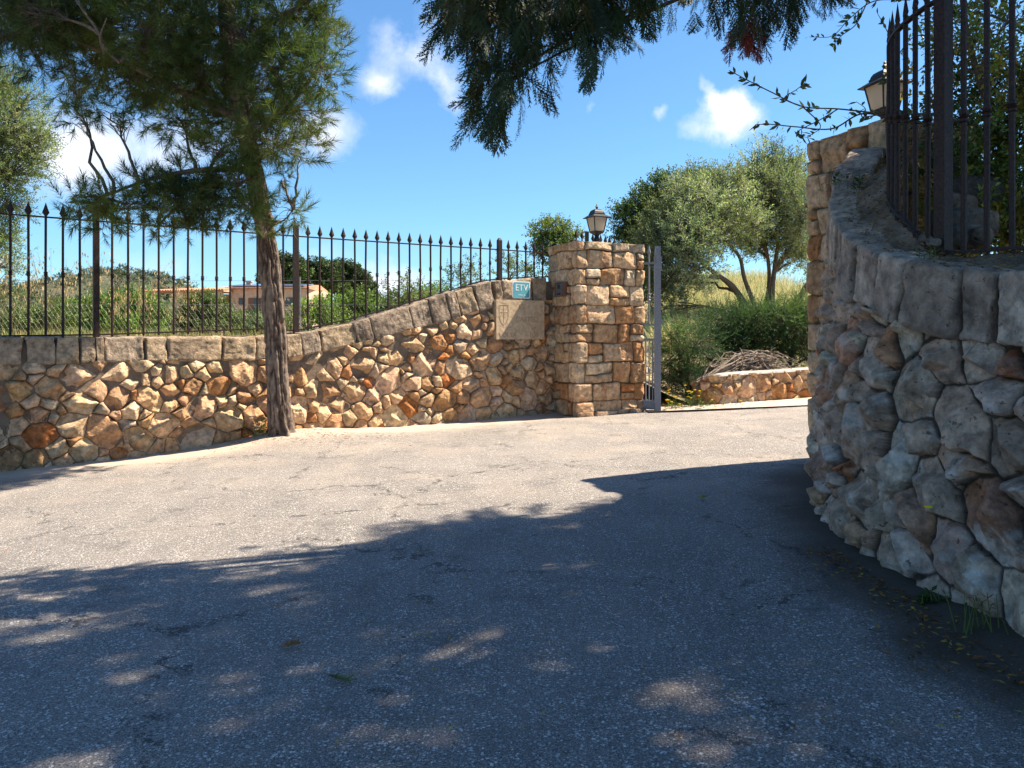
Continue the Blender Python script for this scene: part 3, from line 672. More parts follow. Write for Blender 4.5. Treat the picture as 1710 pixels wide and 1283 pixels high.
# concrete drive beyond the gateway, 2 cm proud edge
xs = np.linspace(1.62, 14, 90); ys = np.linspace(9.42, 14, 40)
X, Y = np.meshgrid(xs, ys, indexing='ij'); X = X.ravel(); Y = Y.ravel()
Z = G(X, Y) + .018 + fbm(P2(X, Y), 2, 3, 7) * .004
e = (Y < ys[0] + 1e-6); Z[e] -= .06
tag(mk('drive', np.stack([X, Y, Z], 1), grid_faces(len(xs), len(ys))[:, ::-1], M['concrete'], None, np.tile((.50, .41, .33), (len(X), 1)) * (1 + .12 * fbm(P2(X, Y), 3, 4, 2))[:, None], True), 'pale concrete drive beyond the gateway', 'drive', None, 'structure')
m_ = MB(); m_.box(5.2, 9.375, float(G(5.2, 9.4)) + .006, 7.2, .05, .02); 
V = m_.v[0]; V[:, 2] += .04 * (V[:, 0] - 5.2)
tag(m_.build('drive_threshold', M['iron'], None), 'thin dark metal threshold strip across the start of the drive', 'threshold', None)

LW0 = np.array([2.42, 9.95]); LW1 = np.array([4.9, 10.75])
def bank(x, y):
    t = y - 10.0
    z = np.interp(y, [9.8, 10.2, 11.0, 12.5, 15, 18, 22, 28, 45, 90], [.12, .22, .36, .62, 1.0, 1.5, 2.3, 2.9, 2.6, 1.6])
    return z
def field():
    xs = np.unique(np.concatenate([-np.geomspace(7, 900, 50), np.linspace(-7, 8, 150), np.geomspace(8, 900, 40)])); nv = 110
    P = []
    for x in xs:
        if x < .45: y0 = np.interp(x, FRONT[:, 0], FRONT[:, 1] + .28) if x > -6.8 else 5.2 + 0 * x
        elif x < 1.7: y0 = np.interp(x, [.45, .8, 1.7], [10.15, 10.25, 10.0])
        elif x < 2.5: y0 = np.interp(x, [1.7, 2.5], [9.85, 10.0])
        else: y0 = 10.05 + (min(x, 9) - 2.5) * .33
        ys = y0 + np.concatenate([[0], np.geomspace(.06, 1800, nv - 1)])
        w = sstep(.4, 2.6, np.array([x]))[0]
        far = sstep(60, 160, ys)
        zl = .955 + 0 * ys + .03 * np.sin(ys * .7 + x) * sstep(2, 8, ys - y0)
        zr = bank(x, ys - (y0 - 10.0) * (1 if x > 2.5 else 0)) + .05 * x * (x < 8)
        if x > 1.5: zr = np.where(ys - y0 < .05, G(x, y0) - .02, zr)
        if .45 < x <= 2.5: zr = np.minimum(zr, np.interp(ys, [10, 10.6, 12, 14], [float(G(x, 10)) , float(G(x, 10)) + .08, .6, 1.1]) + 9 * (ys > 14))
        z = zl * (1 - w) + zr * w
        z = z * (1 - far) + .6 * far
        if x <= .45: z[0] = .955
        P.append(np.stack([np.full(nv, x), ys, z], 1))
    P = np.concatenate(P); P[:, 2] += fbm(P, .9, 3, 2) * .03 * sstep(9, 12, P[:, 1])
    n = fbm(P, .7, 4, 3)[:, None]; a = np.array([.34, .27, .16]); b = np.array([.20, .19, .09])
    m = sstep(-.25, .3, n)
    return mk('field', P, grid_faces(len(xs), nv)[:, ::-1], M['soil'], None, a * (1 - m) + b * m, True)
tag(field(), 'dry grassy field and bank beyond the walls', 'field', None, 'structure')

# distant hill
def hill():
    nu, nv = 160, 70; u = np.linspace(-1, 1, nu); v = np.linspace(0, 1, nv); Uu, Vv = np.meshgrid(u, v, indexing='ij')
    X = -272 + Uu * 165; Y = 380 + Vv * 260
    prof = np.interp(855 + X / 510 * FPX, [-460, -260, -120, 0, 40, 100, 130, 180, 215, 260, 300, 360, 440], [3, 30, 40, 20, 26, 40, 47, 44, 36, 25, 14, 5, 0])
    Z = .5 + prof * np.sin(np.clip(Vv * 1.35, 0, 1) * np.pi / 2) ** 1.0 * (1 + .05 * fbm(P2(X.ravel(), Y.ravel()), .03, 4, 4).reshape(X.shape))
    P = np.stack([X, Y, Z], -1).reshape(-1, 3); P[:, 2] += fbm(P, .05, 4, 5) * 2.2 * sstep(2, 12, P[:, 2])
    n = sstep(-.1, .3, fbm(P, .05, 4, 6))[:, None]
    mk_ = mk('hill', P, grid_faces(nu, nv)[:, ::-1], M['soil'], None, np.array([.045, .06, .035]) * (1 - n) + np.array([.09, .09, .06]) * n, True)
    return mk_, P
hl, HP = hill(); tag(hl, 'wooded rocky hill in the distance at the left', 'hill', None, 'structure')

# ================================================================== IRON FENCES
def picket(mb, x, y, z0, ztip, kn, w=.0115, rz=0., head=.12):
    zs = ztip - head
    bx_, by_ = random.gauss(0, .0022), random.gauss(0, .0022); mb.tube([(x, y, z0 - .02), (x + bx_, y + by_, (z0 + zs) / 2), (x, y, zs + .02)], w, 8, cap=False)
    mb.lathe([(w, -.022), (w * 1.55, -.017), (w * 1.55, -.009), (w * 1.2, -.005), (w * 1.95, .0), (w * 1.2, .006), (w * 1.55, .010), (w * 1.55, .018), (w, .023)], x, y, kn, 8)
    # flat spear head, thicker in the middle
    ca, sa = math.cos(rz), math.sin(rz)
    hw = .029; hp = [(-.010, 0), (.010, 0), (hw, .030), (.018, .060), (0.0, head), (-.018, .060), (-hw, .030)]
    V = [(0, .012, .035), (0, -.012, .035)] + [(a, 0, b) for a, b in hp]
    V = [(x + a * ca - b * sa, y + a * sa + b * ca, zs + c) for a, b, c in V]
    F = []
    for i in range(7):
        j = (i + 1) % 7; F += [[0, 2 + j, 2 + i], [1, 2 + i, 2 + j]]
    mb.add(V, F)
def rail(path, w, h_):
    """flat bar along a 3-D path"""
    p = np.asarray(path); T = np.gradient(p, axis=0); T /= np.linalg.norm(T, axis=1)[:, None]
    A = np.stack([T[:, 1], -T[:, 0], 0 * T[:, 0]], 1); A /= np.linalg.norm(A, axis=1)[:, None]; B = np.array([0, 0, 1.])
    V = np.stack([p + A * w + B * h_, p - A * w + B * h_, p - A * w - B * h_, p + A * w - B * h_], 1).reshape(-1, 3)
    return V, grid_faces(len(p), 4, True)

fenL = thing('iron_fence', 'long black iron railing with spear tips along the far stone wall behind the pine trunk', 'iron fence', (-2.2, 8.26, 1.0))
rF = FEN[:, 0] / FEN[:, 1] * FPX + 855
SLF = np.concatenate([[0], np.cumsum(np.linalg.norm(np.diff(FEN, axis=0), axis=1))])
posts_px = [160.5, 494, 834]
kp = [float(np.interp(p, rF, np.arange(400))) for p in posts_px]
sp = [float(np.interp(k, np.arange(400), SLF)) for k in kp]
brail = np.interp(np.interp(rF, rF, rF), [-600, 0, 160, 440, 494, 515, 560, 600, 650, 700, 730, 770, 800, 834, 915], np.array([562, 562, 560, 550, 553, 549, 539, 530, 515, 501, 492, 480, 471, 466, 463.]))
BR = EYE + (565 - brail) / FPX * FEN[:, 1]; BR[rF < 0] = EYE + .012
TOPR = 2.055; TIP = 2.185
sp = [sp[0] - 2.49] + sp if sp[0] > 2.4 else [0.05] + sp
ends = sp + [SLF[-1] - .04]
def at_s(s): k = np.interp(s, SLF, np.arange(400)); return lerp_i(FEN, np.array(k)), float(np.interp(k, np.arange(400), BR)), k
npk = 0
for i in range(len(ends) - 1):
    a, b = ends[i], ends[i + 1]; n = max(1, int(round((b - a) / .131)))
    if i == len(ends) - 2: n = int((b - a) / .131) + 1
    for j in range(1, n if i < len(ends) - 2 else n):
        s_ = a + (b - a) * j / n; p, zb_, k = at_s(s_)
        ki = int(k); rz = math.atan2(dF[ki][1], dF[ki][0])
        mb = MB(); picket(mb, p[0], p[1], zb_, TIP, (zb_ + TOPR) / 2 + .02, .0105, rz); mb.build('picket', M['iron'], fenL); npk += 1
for s_ in sp:
    p, zb_, k = at_s(s_); ki = int(k); rz = math.atan2(dF[ki][1], dF[ki][0]); mb = MB()
    mb.box(p[0], p[1], (zb_ - .12 + 2.165) / 2, .05, .05, 2.165 - zb_ + .12, rz); mb.box(p[0], p[1], 2.18, .05, .05, .03, rz, taper=.4)
    mb.build('fence_post', M['iron'], fenL)
ii = np.arange(4, 396, 4)
V, F = rail([(*FEN[k], TOPR) for k in ii], .012, .006); mk('top_rail', V, F, M['iron'], fenL)
V, F = rail([(*FEN[k], BR[k] + .004) for k in ii], .012, .007); mk('bottom_rail', V, F, M['iron'], fenL)

fenR = thing('iron_fence', 'curved iron railing seen close up on the shaded right wall with leaves behind', 'iron fence', (1.76, 3.25, 1.3))
SR = np.concatenate([[0], np.cumsum(np.linalg.norm(np.diff(RFc[:, :2], axis=0), axis=1))])
s_post = float(np.interp(3.25, RFc[:, 1], SR)); TR = 2.39
dR = np.gradient(RFc[:, :2], axis=0)
for j in range(-12, 34):
    s_ = s_post + j * .088
    if s_ < .03 or s_ > SR[-1] - .05: continue
    k = np.interp(s_, SR, np.arange(260)); p = lerp_i(RFc, np.array(k)); rz = math.atan2(dR[int(k)][1], dR[int(k)][0]); mb = MB()
    if j == 0:
        mb.box(p[0], p[1], (p[2] - .05 + TR + .14) / 2, .05, .05, TR + .14 - p[2] + .05, rz); mb.box(p[0], p[1], TR + .155, .05, .05, .03, rz, taper=.4); mb.build('fence_post', M['iron'], fenR)
    else:
        picket(mb, p[0], p[1], p[2], TR + .13, (p[2] + TR) / 2 + .02, .0115, rz); mb.build('picket', M['iron'], fenR)
V, F = rail([(*RFc[k][:2], TR) for k in range(3, 258, 4)], .012, .006); mk('top_rail', V, F, M['iron'], fenR)
V, F = rail([(*RFc[k][:2], RFc[k][2] + .012) for k in range(3, 258, 4)], .012, .007); mk('bottom_rail', V, F, M['iron'], fenR)

# short return of railing behind the pillar (its tips show over the pillar top)
fenB = thing('iron_fence', 'short run of iron railing behind the lantern pillar, only its spear tips showing', 'iron fence', (1.1, 11.0, 1.0))
zt_b = EYE + (565 - 390) / FPX * 11.3
for i, px in enumerate([962, 972, 980, 990, 1003, 1011, 1018, 1026]):
    Yb = 11.0 + i * .09; x = (px - 855) / FPX * Yb; mb = MB()
    if px == 980: mb.box(x, Yb, (zt_b + .75) / 2, .045, .045, zt_b - .75 + .02, .3); mb.build('fence_post', M['iron'], fenB)
    else: picket(mb, x, Yb, .8, zt_b + .02 - i * .004, 1.6, .0105, .3); mb.build('picket', M['iron'], fenB)
V, F = rail([((px - 855) / FPX * Yb, Yb, zt_b - .14) for px, Yb in ((955, 10.95), (1030, 11.65))], .012, .006); mk('top_rail', V, F, M['iron'], fenB)

# ================================================================== GATE LEAF (open, seen end on)
gate = thing('gate_leaf', 'grey iron gate leaf swung open beside the lantern pillar', 'gate', (1.72, 9.45, .1))
g0 = np.array([1.725, 9.42]); gd = np.array([-.06, 1.0]); gd /= np.linalg.norm(gd)    # leaf runs back, away from the road
g0 = np.array([1.735, 9.50]); gd = np.array([.075, .997])
zg = float(G(*g0))
def gp(t, off=0.): return g0 + gd * t + np.array([gd[1], -gd[0]]) * off
gz = math.atan2(gd[1], gd[0])
mb = MB(); p = gp(0); zt_ = EYE + (565 - 430) / FPX * 9.5
mb.box(p[0], p[1], (zg + .01 + zt_ - .05) / 2, .075, .065, zt_ - .05 - zg, gz + math.pi / 2)
prof = []
for k in range(9):
    a = k / 8 * math.pi / 2; prof.append((zt_ - .06 + .19 * math.sin(a), .085 * math.cos(a) ** .6))
for k in range(8):
    (za, wa), (zb_, wb) = prof[k], prof[k + 1]
    mb.hexa([(p[0] + s1 * .03, p[1] - .05 + (w if s2 else 0) * 1.1, z) for z, w in ((za, wa), (zb_, wb)) for s1, s2 in ((-1, 0), (1, 0), (1, 1), (-1, 1))])
mb.box(p[0] + .004, p[1], zt_ - .08, .085, .085, .17, gz + math.pi / 2)
mb.build('gate_stile', M['gateiron'], gate)
mb = MB(); mb.box(*(gp(.0) + np.array([.055, 0])), EYE + (565 - 538) / FPX * 9.5, .035, .05, .04); mb.build('latch', M['gateiron'], gate)
offs = [-.055, -.095, -.135, -.17]
# the leaf is cranked: upright bars stand left of the stile, towards the pillar
lat = np.array([-1., .55]); lat /= np.linalg.norm(lat)
for z in (1.90, 1.16, .985): 
    mb = MB(); a_, b_ = g0, g0 + lat * .62; mb.hexa([(a_[0], a_[1] - .012, z - .012), (b_[0], b_[1] - .012, z - .012), (b_[0], b_[1] + .012, z - .012), (a_[0], a_[1] + .012, z - .012), (a_[0], a_[1] - .012, z + .012), (b_[0], b_[1] - .012, z + .012), (b_[0], b_[1] + .012, z + .012), (a_[0], a_[1] + .012, z + .012)]); mb.build('cross_rail', M['gateiron'], gate)
mb = MB(); a_, b_ = g0, g0 + lat * .62; mb.hexa([(a_[0], a_[1] - .015, zg + .02), (b_[0], b_[1] - .015, zg + .02), (b_[0], b_[1] + .015, zg + .02), (a_[0], a_[1] + .015, zg + .02), (a_[0], a_[1] - .015, zg + .13), (b_[0], b_[1] - .015, zg + .13), (b_[0], b_[1] + .015, zg + .13), (a_[0], a_[1] + .015, zg + .13)])
mb.build('kick_rail', M['gateiron'], gate)
for j, t in enumerate([.105, .20, .31, .42, .53]):
    p = g0 + lat * t; mb = MB(); mb.tube([(*p, 1.16), (*p, 2.0)], .011, 8); mb.lathe([(.011, -.05), (.02, -.045), (.02, -.03), (.012, -.02), (.022, 0), (.012, .02), (.02, .03), (.02, .045), (.011, .05)], p[0], p[1], 1.49, 8)
    mb.lathe([(.011, 0), (.022, .03), (.0, .12)], p[0], p[1], 2.0, 6)
    mb.build('gate_bar', M['gateiron'], gate)
for j in range(13):
    p = g0 + lat * (.06 + j * .043); mb = MB(); mb.tube([(*p, zg + .12), (*p, .99)], .009, 6)
    if j % 2: mb.lathe([(.009, -.03), (.017, -.02), (.017, .02), (.009, .03)], p[0], p[1], .62, 8)
    mb.build('gate_bar', M['gateiron'], gate)

# ================================================================== LANTERNS
def lantern(loc, label, rz=0.):
    t = thing('lantern', label, 'lantern', loc, 'lanterns on the gate pillars')
    x, y, z = loc
    mb = MB(); q = math.pi / 4 + rz
    mb.lathe([(.0, 0), (.075, .0), (.075, .012), (.055, .03), (.048, .075), (.062, .085), (.04, .095), (.03, .115), (.035, .135), (.028, .14)], x, y, z, 12); mb.build('pedestal', M['lampiron'], t, True)
    mb = MB(); mb.lathe([(.03, .135), (.06, .155), (.105, .178), (.112, .19), (.0, .191)], x, y, z, 4, rot=q); mb.build('base_tray', M['lampiron'], t)
    mb = MB(); mb.lathe([(.096, .192), (.146, .395)], x, y, z, 4, rot=q); mb.build('glass', M['lampglass'], t)
    mb = MB(); mb.lathe([(.012, .195), (.02, .25), (.02, .29), (.008, .32)], x, y, z, 8); mb.build('bulb', M['white'], t, True)
    mb = MB()
    for k in range(4):
        a = q + k * math.pi / 2; mb.tube([(x + .1 * math.cos(a), y + .1 * math.sin(a), z + .185), (x + .152 * math.cos(a), y + .152 * math.sin(a), z + .40)], .0075, 4)
    for zz, rr in ((.190, .104), (.393, .152)):
        c = [(x + rr * math.cos(q + k * math.pi / 2), y + rr * math.sin(q + k * math.pi / 2), z + zz) for k in range(5)]
        for k in range(4): mb.tube([c[k], c[k + 1]], .007, 4)
    mb.build('frame', M['lampiron'], t)
    mb = MB(); mb.lathe([(.0, .385), (.19, .388), (.205, .384), (.205, .392), (.175, .405), (.135, .425), (.118, .432), (.122, .446), (.112, .452), (.105, .47), (.088, .492), (.055, .508), (.018, .515), (.014, .53), (.024, .545), (.015, .556), (.008, .565), (.014, .572), (.0, .59)], x, y, z, 4, rot=q); mb.build('roof', M['lampiron'], t)
    t.scale = (.86, .86, .86)
    return t
lantern((1.035, 9.72, 2.135), 'small black lantern with frosted panes on the far pillar beside the open gate', math.radians(25))
lantern((2.575, 5.50, 2.41), 'black lantern on the taller right pillar, half hidden by the railing', math.radians(15))

# ================================================================== PLAQUE, SIGN, INTERCOM
kpl = front_at_px(866); pc = lerp_i(FRONT, np.array(kpl)); i_ = int(kpl); dirp = dF[i_]; nrp = NF[i_]
rzp = math.atan2(dirp[1], dirp[0])
k0, k1 = front_at_px(824), front_at_px(904)
a_, b_ = lerp_i(FRONT, np.array(k0)), lerp_i(FRONT, np.array(k1)); plL = np.linalg.norm(b_ - a_); cp = (a_ + b_) / 2
plz = (EYE + (565 - 567) / FPX * 9.45, EYE + (565 - 502) / FPX * 9.5)
plq = thing('name_plaque', 'flat sandstone name plaque with worn carved lettering set in the wall', 'plaque', (*cp, plz[0]))
mb = MB(); c = cp + nrp * .022
mb.box(c[0], c[1], (plz[0] + plz[1]) / 2, plL, .09, plz[1] - plz[0], rzp); mb.build('slab', M['plaque'], plq)
def text(body, size, pos, rz, mat, parent, name='lettering', ext=.002, align='CENTER', bold=0.):
    cu = bpy.data.curves.new(name, 'FONT'); cu.body = body; cu.size = size; cu.extrude = ext; cu.align_x = align; cu.align_y = 'CENTER'; cu.offset = bold
    o = bpy.data.objects.new(name, cu); COL.objects.link(o)
    dg = bpy.context.evaluated_depsgraph_get(); me = bpy.data.meshes.new_from_object(o.evaluated_get(dg)); bpy.data.objects.remove(o)
    n = bpy.data.objects.new(name, me); COL.objects.link(n); me.materials.clear(); me.materials.append(mat)
    n.parent = parent; n.location = np.array(pos) - OFF[parent.name]; n.rotation_euler = (math.pi / 2, 0, rz); OFF[n.name] = np.array(pos); return n
def on_plq(u, v, d=.0685): q = cp + dirp * (u * plL) + nrp * d; return (q[0], q[1], plz[0] + v * (plz[1] - plz[0]))
for body, u, v, sz in (('ES', .02, .82, .085), ('CASTELL', .14, .50, .085), ('Cº', -.24, .265, .055), ('VOLTA', -.27, .11, .075), ('Nº', .27, .265, .055), ('100', .27, .11, .085)):
    text(body, sz, on_plq(u, v), rzp, M['engrave'], plq, ext=.0015)
mb = MB()      # carved shield outline and rules
sh = [(-.44, .86), (-.26, .86), (-.26, .55), (-.30, .42), (-.35, .36), (-.40, .42), (-.44, .55), (-.44, .86)]
for p, q in zip(sh[:-1], sh[1:]): mb.tube([on_plq(*p), on_plq(*q)], .0016, 4)
mb.tube([on_plq(-.35, .84), on_plq(-.35, .40)], .0012, 4); mb.tube([on_plq(-.43, .68), on_plq(-.27, .68)], .0012, 4)
mb.build('carved_shield', M['engrave'], plq)
sg = thing('info_sign', 'small square turquoise ETV sign with white border on the coping above the plaque', 'sign', (0, 0, 0))
ks_ = front_at_px(866.5); sc_ = lerp_i(FRONT, np.array(ks_)) + nrp * .05; sz0, sz1 = EYE + (565 - 499) / FPX * 9.45, EYE + (565 - 470.5) / FPX * 9.45
OFF[sg.name] = np.array([sc_[0], sc_[1], sz0]); sg.location = OFF[sg.name]
def rrect(w, h, r, d, cx, cy, cz, rz, n=5):
    pts = []
    for (sx, sz, a0) in ((1, 1, 0), (-1, 1, 90), (-1, -1, 180), (1, -1, 270)):
        for k in range(n):
            a = math.radians(a0 + 90 * k / (n - 1)); pts.append((sx * (w / 2 - r) + r * math.cos(a), sz * (h / 2 - r) + r * math.sin(a)))
    m = len(pts); V = []
    for dd in (-d, 0):
        for a, b in pts: V.append((cx + a * math.cos(rz) - dd * -math.sin(rz) * -1, cy + a * math.sin(rz) + dd * math.cos(rz), cz + b))
    V.append((cx + d * math.sin(rz), cy - d * math.cos(rz), cz))
    V = np.array(V)
    F = [[i, m + i, m + (i + 1) % m] for i in range(m)] + [[i, m + (i + 1) % m, (i + 1) % m] for i in range(m)] + [[2 * m, i, (i + 1) % m] for i in range(m)]
    return V, F
sw = (881 - 851.5) / FPX * 9.45 * 1.17; shh = sz1 - sz0; szc = (sz0 + sz1) / 2
V, F = rrect(sw, shh, .02, .006, sc_[0], sc_[1], szc, rzp); mk('sign_border', V, np.array(F), M['white'], sg)
c = sc_ + nrp * .0065; V, F = rrect(sw * .88, shh * .88, .012, .003, c[0], c[1], szc, rzp); mk('sign_face', V, np.array(F), M['signblue'], sg)
c = sc_ + nrp * .0105; text('ETV', .105, (c[0], c[1], szc + .022), rzp, M['white'], sg, 'lettering', .0008)
text('TMLL.B', .030, (c[0], c[1], szc - .064), rzp, M['white'], sg, 'lettering', .0004)
# intercom on the pillar's left face, camera box in the corner
fz = math.atan2(PUY[1], PUY[0])
c = PA + PUY * .34 - PUX * .02
ic = thing('intercom', 'small brown and silver intercom panel fixed to the left face of the far pillar', 'intercom', (c[0], c[1], 1.6))
zz = EYE + (565 - 483) / FPX * 9.45
mb = MB(); mb.box(c[0], c[1], zz, .27, .035, .17, fz); mb.build('housing', M['shutter'], ic)
c2 = c - PUX * .022; mb = MB(); mb.box(c2[0], c2[1], zz - .01, .15, .012, .15, fz); mb.build('face_plate', M['galv'], ic)
c3 = c - PUX * .031 + PUY * .0; mb = MB(); mb.box(c3[0], c3[1], zz + .03, .05, .008, .05, fz); mb.build('button', M['darkglass'], ic); mb = MB(); mb.box(c3[0], c3[1], zz - .055, .09, .006, .018, fz); mb.build('name_strip', M['darkglass'], ic)
c = PA + PUY * .70 - PUX * .05; mb = MB(); mb.box(c[0], c[1], EYE + (565 - 488) / FPX * 9.8, .09, .08, .16, fz); mb.box(c[0] - .01, c[1] - .05, EYE + (565 - 488) / FPX * 9.8, .05, .03, .12, fz)
tag(mb.build('junction_box', M['lampiron'], None, loc=(c[0], c[1], 1.5)), 'small black box tucked in the corner between wall coping and pillar', 'box')

# ================================================================== VEGETATION TOOLKIT
def rand_rot(n, r_, up=None, spread=1.):
    """random frames; local z axis roughly along 'up' (n,3) or random"""
    if up is None: d = r_.normal(size=(n, 3))
    else: d = np.asarray(up, float) + r_.normal(size=(n, 3)) * spread
    d /= np.linalg.norm(d, axis=1)[:, None] + 1e-9
    a = r_.normal(size=(n, 3)); a -= (a * d).sum(1)[:, None] * d; a /= np.linalg.norm(a, axis=1)[:, None] + 1e-9
    b = np.cross(d, a)
    return np.stack([a, b, d], -1)         # columns
def scatter(temps, pos, R, sc, tint, r_):
    """temps: list of (V, F, shade). returns V,F,C"""
    Vs = []; Fs = []; Cs = []; off = 0; which = r_.integers(0, len(temps), len(pos)); sc = np.broadcast_to(np.asarray(sc, float), (len(pos),)); tint = np.asarray(tint, float)
    for k, (V, F, sh) in enumerate(temps):
        m = np.where(which == k)[0]
        if not len(m): continue
        W_ = np.einsum('nij,vj->nvi', R[m], V) * sc[m][:, None, None] + pos[m][:, None]
        Vs.append(W_.reshape(-1, 3)); Fs.append((F[None] + (np.arange(len(m)) * len(V))[:, None, None] + off).reshape(-1, F.shape[1])); off += len(m) * len(V)
        Cs.append((tint[m][:, None] * sh[None, :, None]).reshape(-1, 3) if sh.ndim == 1 else (tint[m][:, None] * sh[None]).reshape(-1, 3))
    return np.concatenate(Vs), np.concatenate(Fs), np.concatenate(Cs)
def t_pine(seed, n=46, L=.10, stem=.12, w=.0042):
    r_ = np.random.default_rng(seed); V = []; F = []; sh = []
    for k in range(n):
        z = stem * (k / n) ** .8; a = r_.uniform(0, 2 * np.pi); el = r_.uniform(.35, 1.0) if k < n * .85 else r_.uniform(.05, .4)
        d = np.array([math.cos(a) * math.sin(el), math.sin(a) * math.sin(el), math.cos(el)]); l = L * r_.uniform(.7, 1.1)
        s = np.cross(d, r_.normal(size=3)); s /= np.linalg.norm(s); b = np.array([0, 0, z]); n0 = len(V)
        V += [b - s * w / 2, b + s * w / 2, b + d * l + np.array([0, 0, -.01])]; F.append([n0, n0 + 1, n0 + 2]); q = r_.uniform(.75, 1.25); sh += [q, q, q * 1.1]
    return np.array(V), np.array(F), np.array(sh)
def t_twig(seed, n=14, L=.22, ll=.05, lw=.014, droop=0., spread=.9, curl=.2):
    """twig with narrow folded leaves (2 tris each) — quads"""
    r_ = np.random.default_rng(seed); V = []; F = []; sh = []
    for k in range(n):
        z = L * (k + .5) / n; a = k * 2.4 + r_.uniform(-.4, .4); el = spread * r_.uniform(.7, 1.2)
        d = np.array([math.cos(a) * math.sin(el), math.sin(a) * math.sin(el), math.cos(el)]); l = ll * r_.uniform(.7, 1.2)
        s = np.cross(d, np.array([0, 0, 1.]) + r_.normal(size=3) * .6); s /= np.linalg.norm(s) + 1e-9; b = np.array([0, 0, z]); nn = np.cross(s, d); n0 = len(V)
        V += [b, b + d * l * .5 + s * lw / 2 + nn * lw * curl, b + d * l, b + d * l * .5 - s * lw / 2 + nn * lw * curl]; F.append([n0, n0 + 1, n0 + 2, n0 + 3]); q = r_.uniform(.7, 1.3); sh += [q] * 4
    return np.array(V), np.array(F), np.array(sh)
def t_cypress(seed, L=.30, w=.0055, n1=13, n2=7):
    """drooping flat spray: main rib with side sprays of scale-leaf threads, hanging along -z of local +z axis"""
    r_ = np.random.default_rng(seed); V = []; F = []; sh = []
    def strip(a, b, wd, q):
        d = b - a; s = np.cross(d, [0, 1., .2]); s /= np.linalg.norm(s) + 1e-9; n0 = len(V)
        V.extend([a - s * wd * .5, a + s * wd * .5, b + s * wd * .18, b - s * wd * .18]); F.append([n0, n0 + 1, n0 + 2, n0 + 3]); sh.extend([q] * 4)
    prev = np.array([0, 0, 0.])
    for i in range(n1):
        t = (i + 1) / n1; p = np.array([.04 * math.sin(t * 3), .05 * t * t * r_.uniform(.6, 1.2), L * t]); strip(prev, p, w * 1.2, .8)
        for sd in (-1, 1):
            l = L * .42 * (1 - t * .75) * r_.uniform(.7, 1.25); an = r_.uniform(.45, .75) * sd; yk = r_.normal(0, .35)
            d = np.array([math.sin(an), yk * .6, math.cos(an)]); d /= np.linalg.norm(d); pp = prev; 
            m = max(3, int(n2 * (1 - t * .5)))
            for j in range(m):
                u = (j + 1) / m; q = prev + d * l * u + np.array([0, 0, .25 * l * u * u]); g = r_.uniform(.7, 1.3); strip(pp, q, w * 1.15, g); pp = q
                for s2 in (-1, 1):
                    a2 = an + s2 * r_.uniform(.35, .65); d2 = np.array([math.sin(a2), yk * .6 + r_.normal(0, .25), math.cos(a2)]); strip(q, q + d2 * L * .085 * r_.uniform(.6, 1.3) * (1.1 - u * .4), w, g)
        prev = p
    return np.array(V), np.array(F), np.array(sh)
PINE = [t_pine(i) for i in range(5)]
CYP = [t_cypress(i) for i in range(5)]
OLIVE = [t_twig(i, 16, .26, .055, .015) for i in range(5)]
BROAD = [t_twig(i + 20, 12, .20, .05, .028, spread=1.1) for i in range(5)]
def ell_points(n, c, r, r_, shell=.5):
    d = r_.normal(size=(n, 3)); d /= np.linalg.norm(d, axis=1)[:, None]; k = r_.uniform(shell ** 3, 1, n) ** (1 / 3.)
    return np.asarray(c) + d * k[:, None] * np.asarray(r), d
def bez(a, b, sag=0., n=8, mid=None):
    t = np.linspace(0, 1, n)[:, None]; m = (np.asarray(a) + b) / 2 + np.array([0, 0, sag]) if mid is None else np.asarray(mid)
    return (1 - t) ** 2 * a + 2 * t * (1 - t) * m + t ** 2 * b
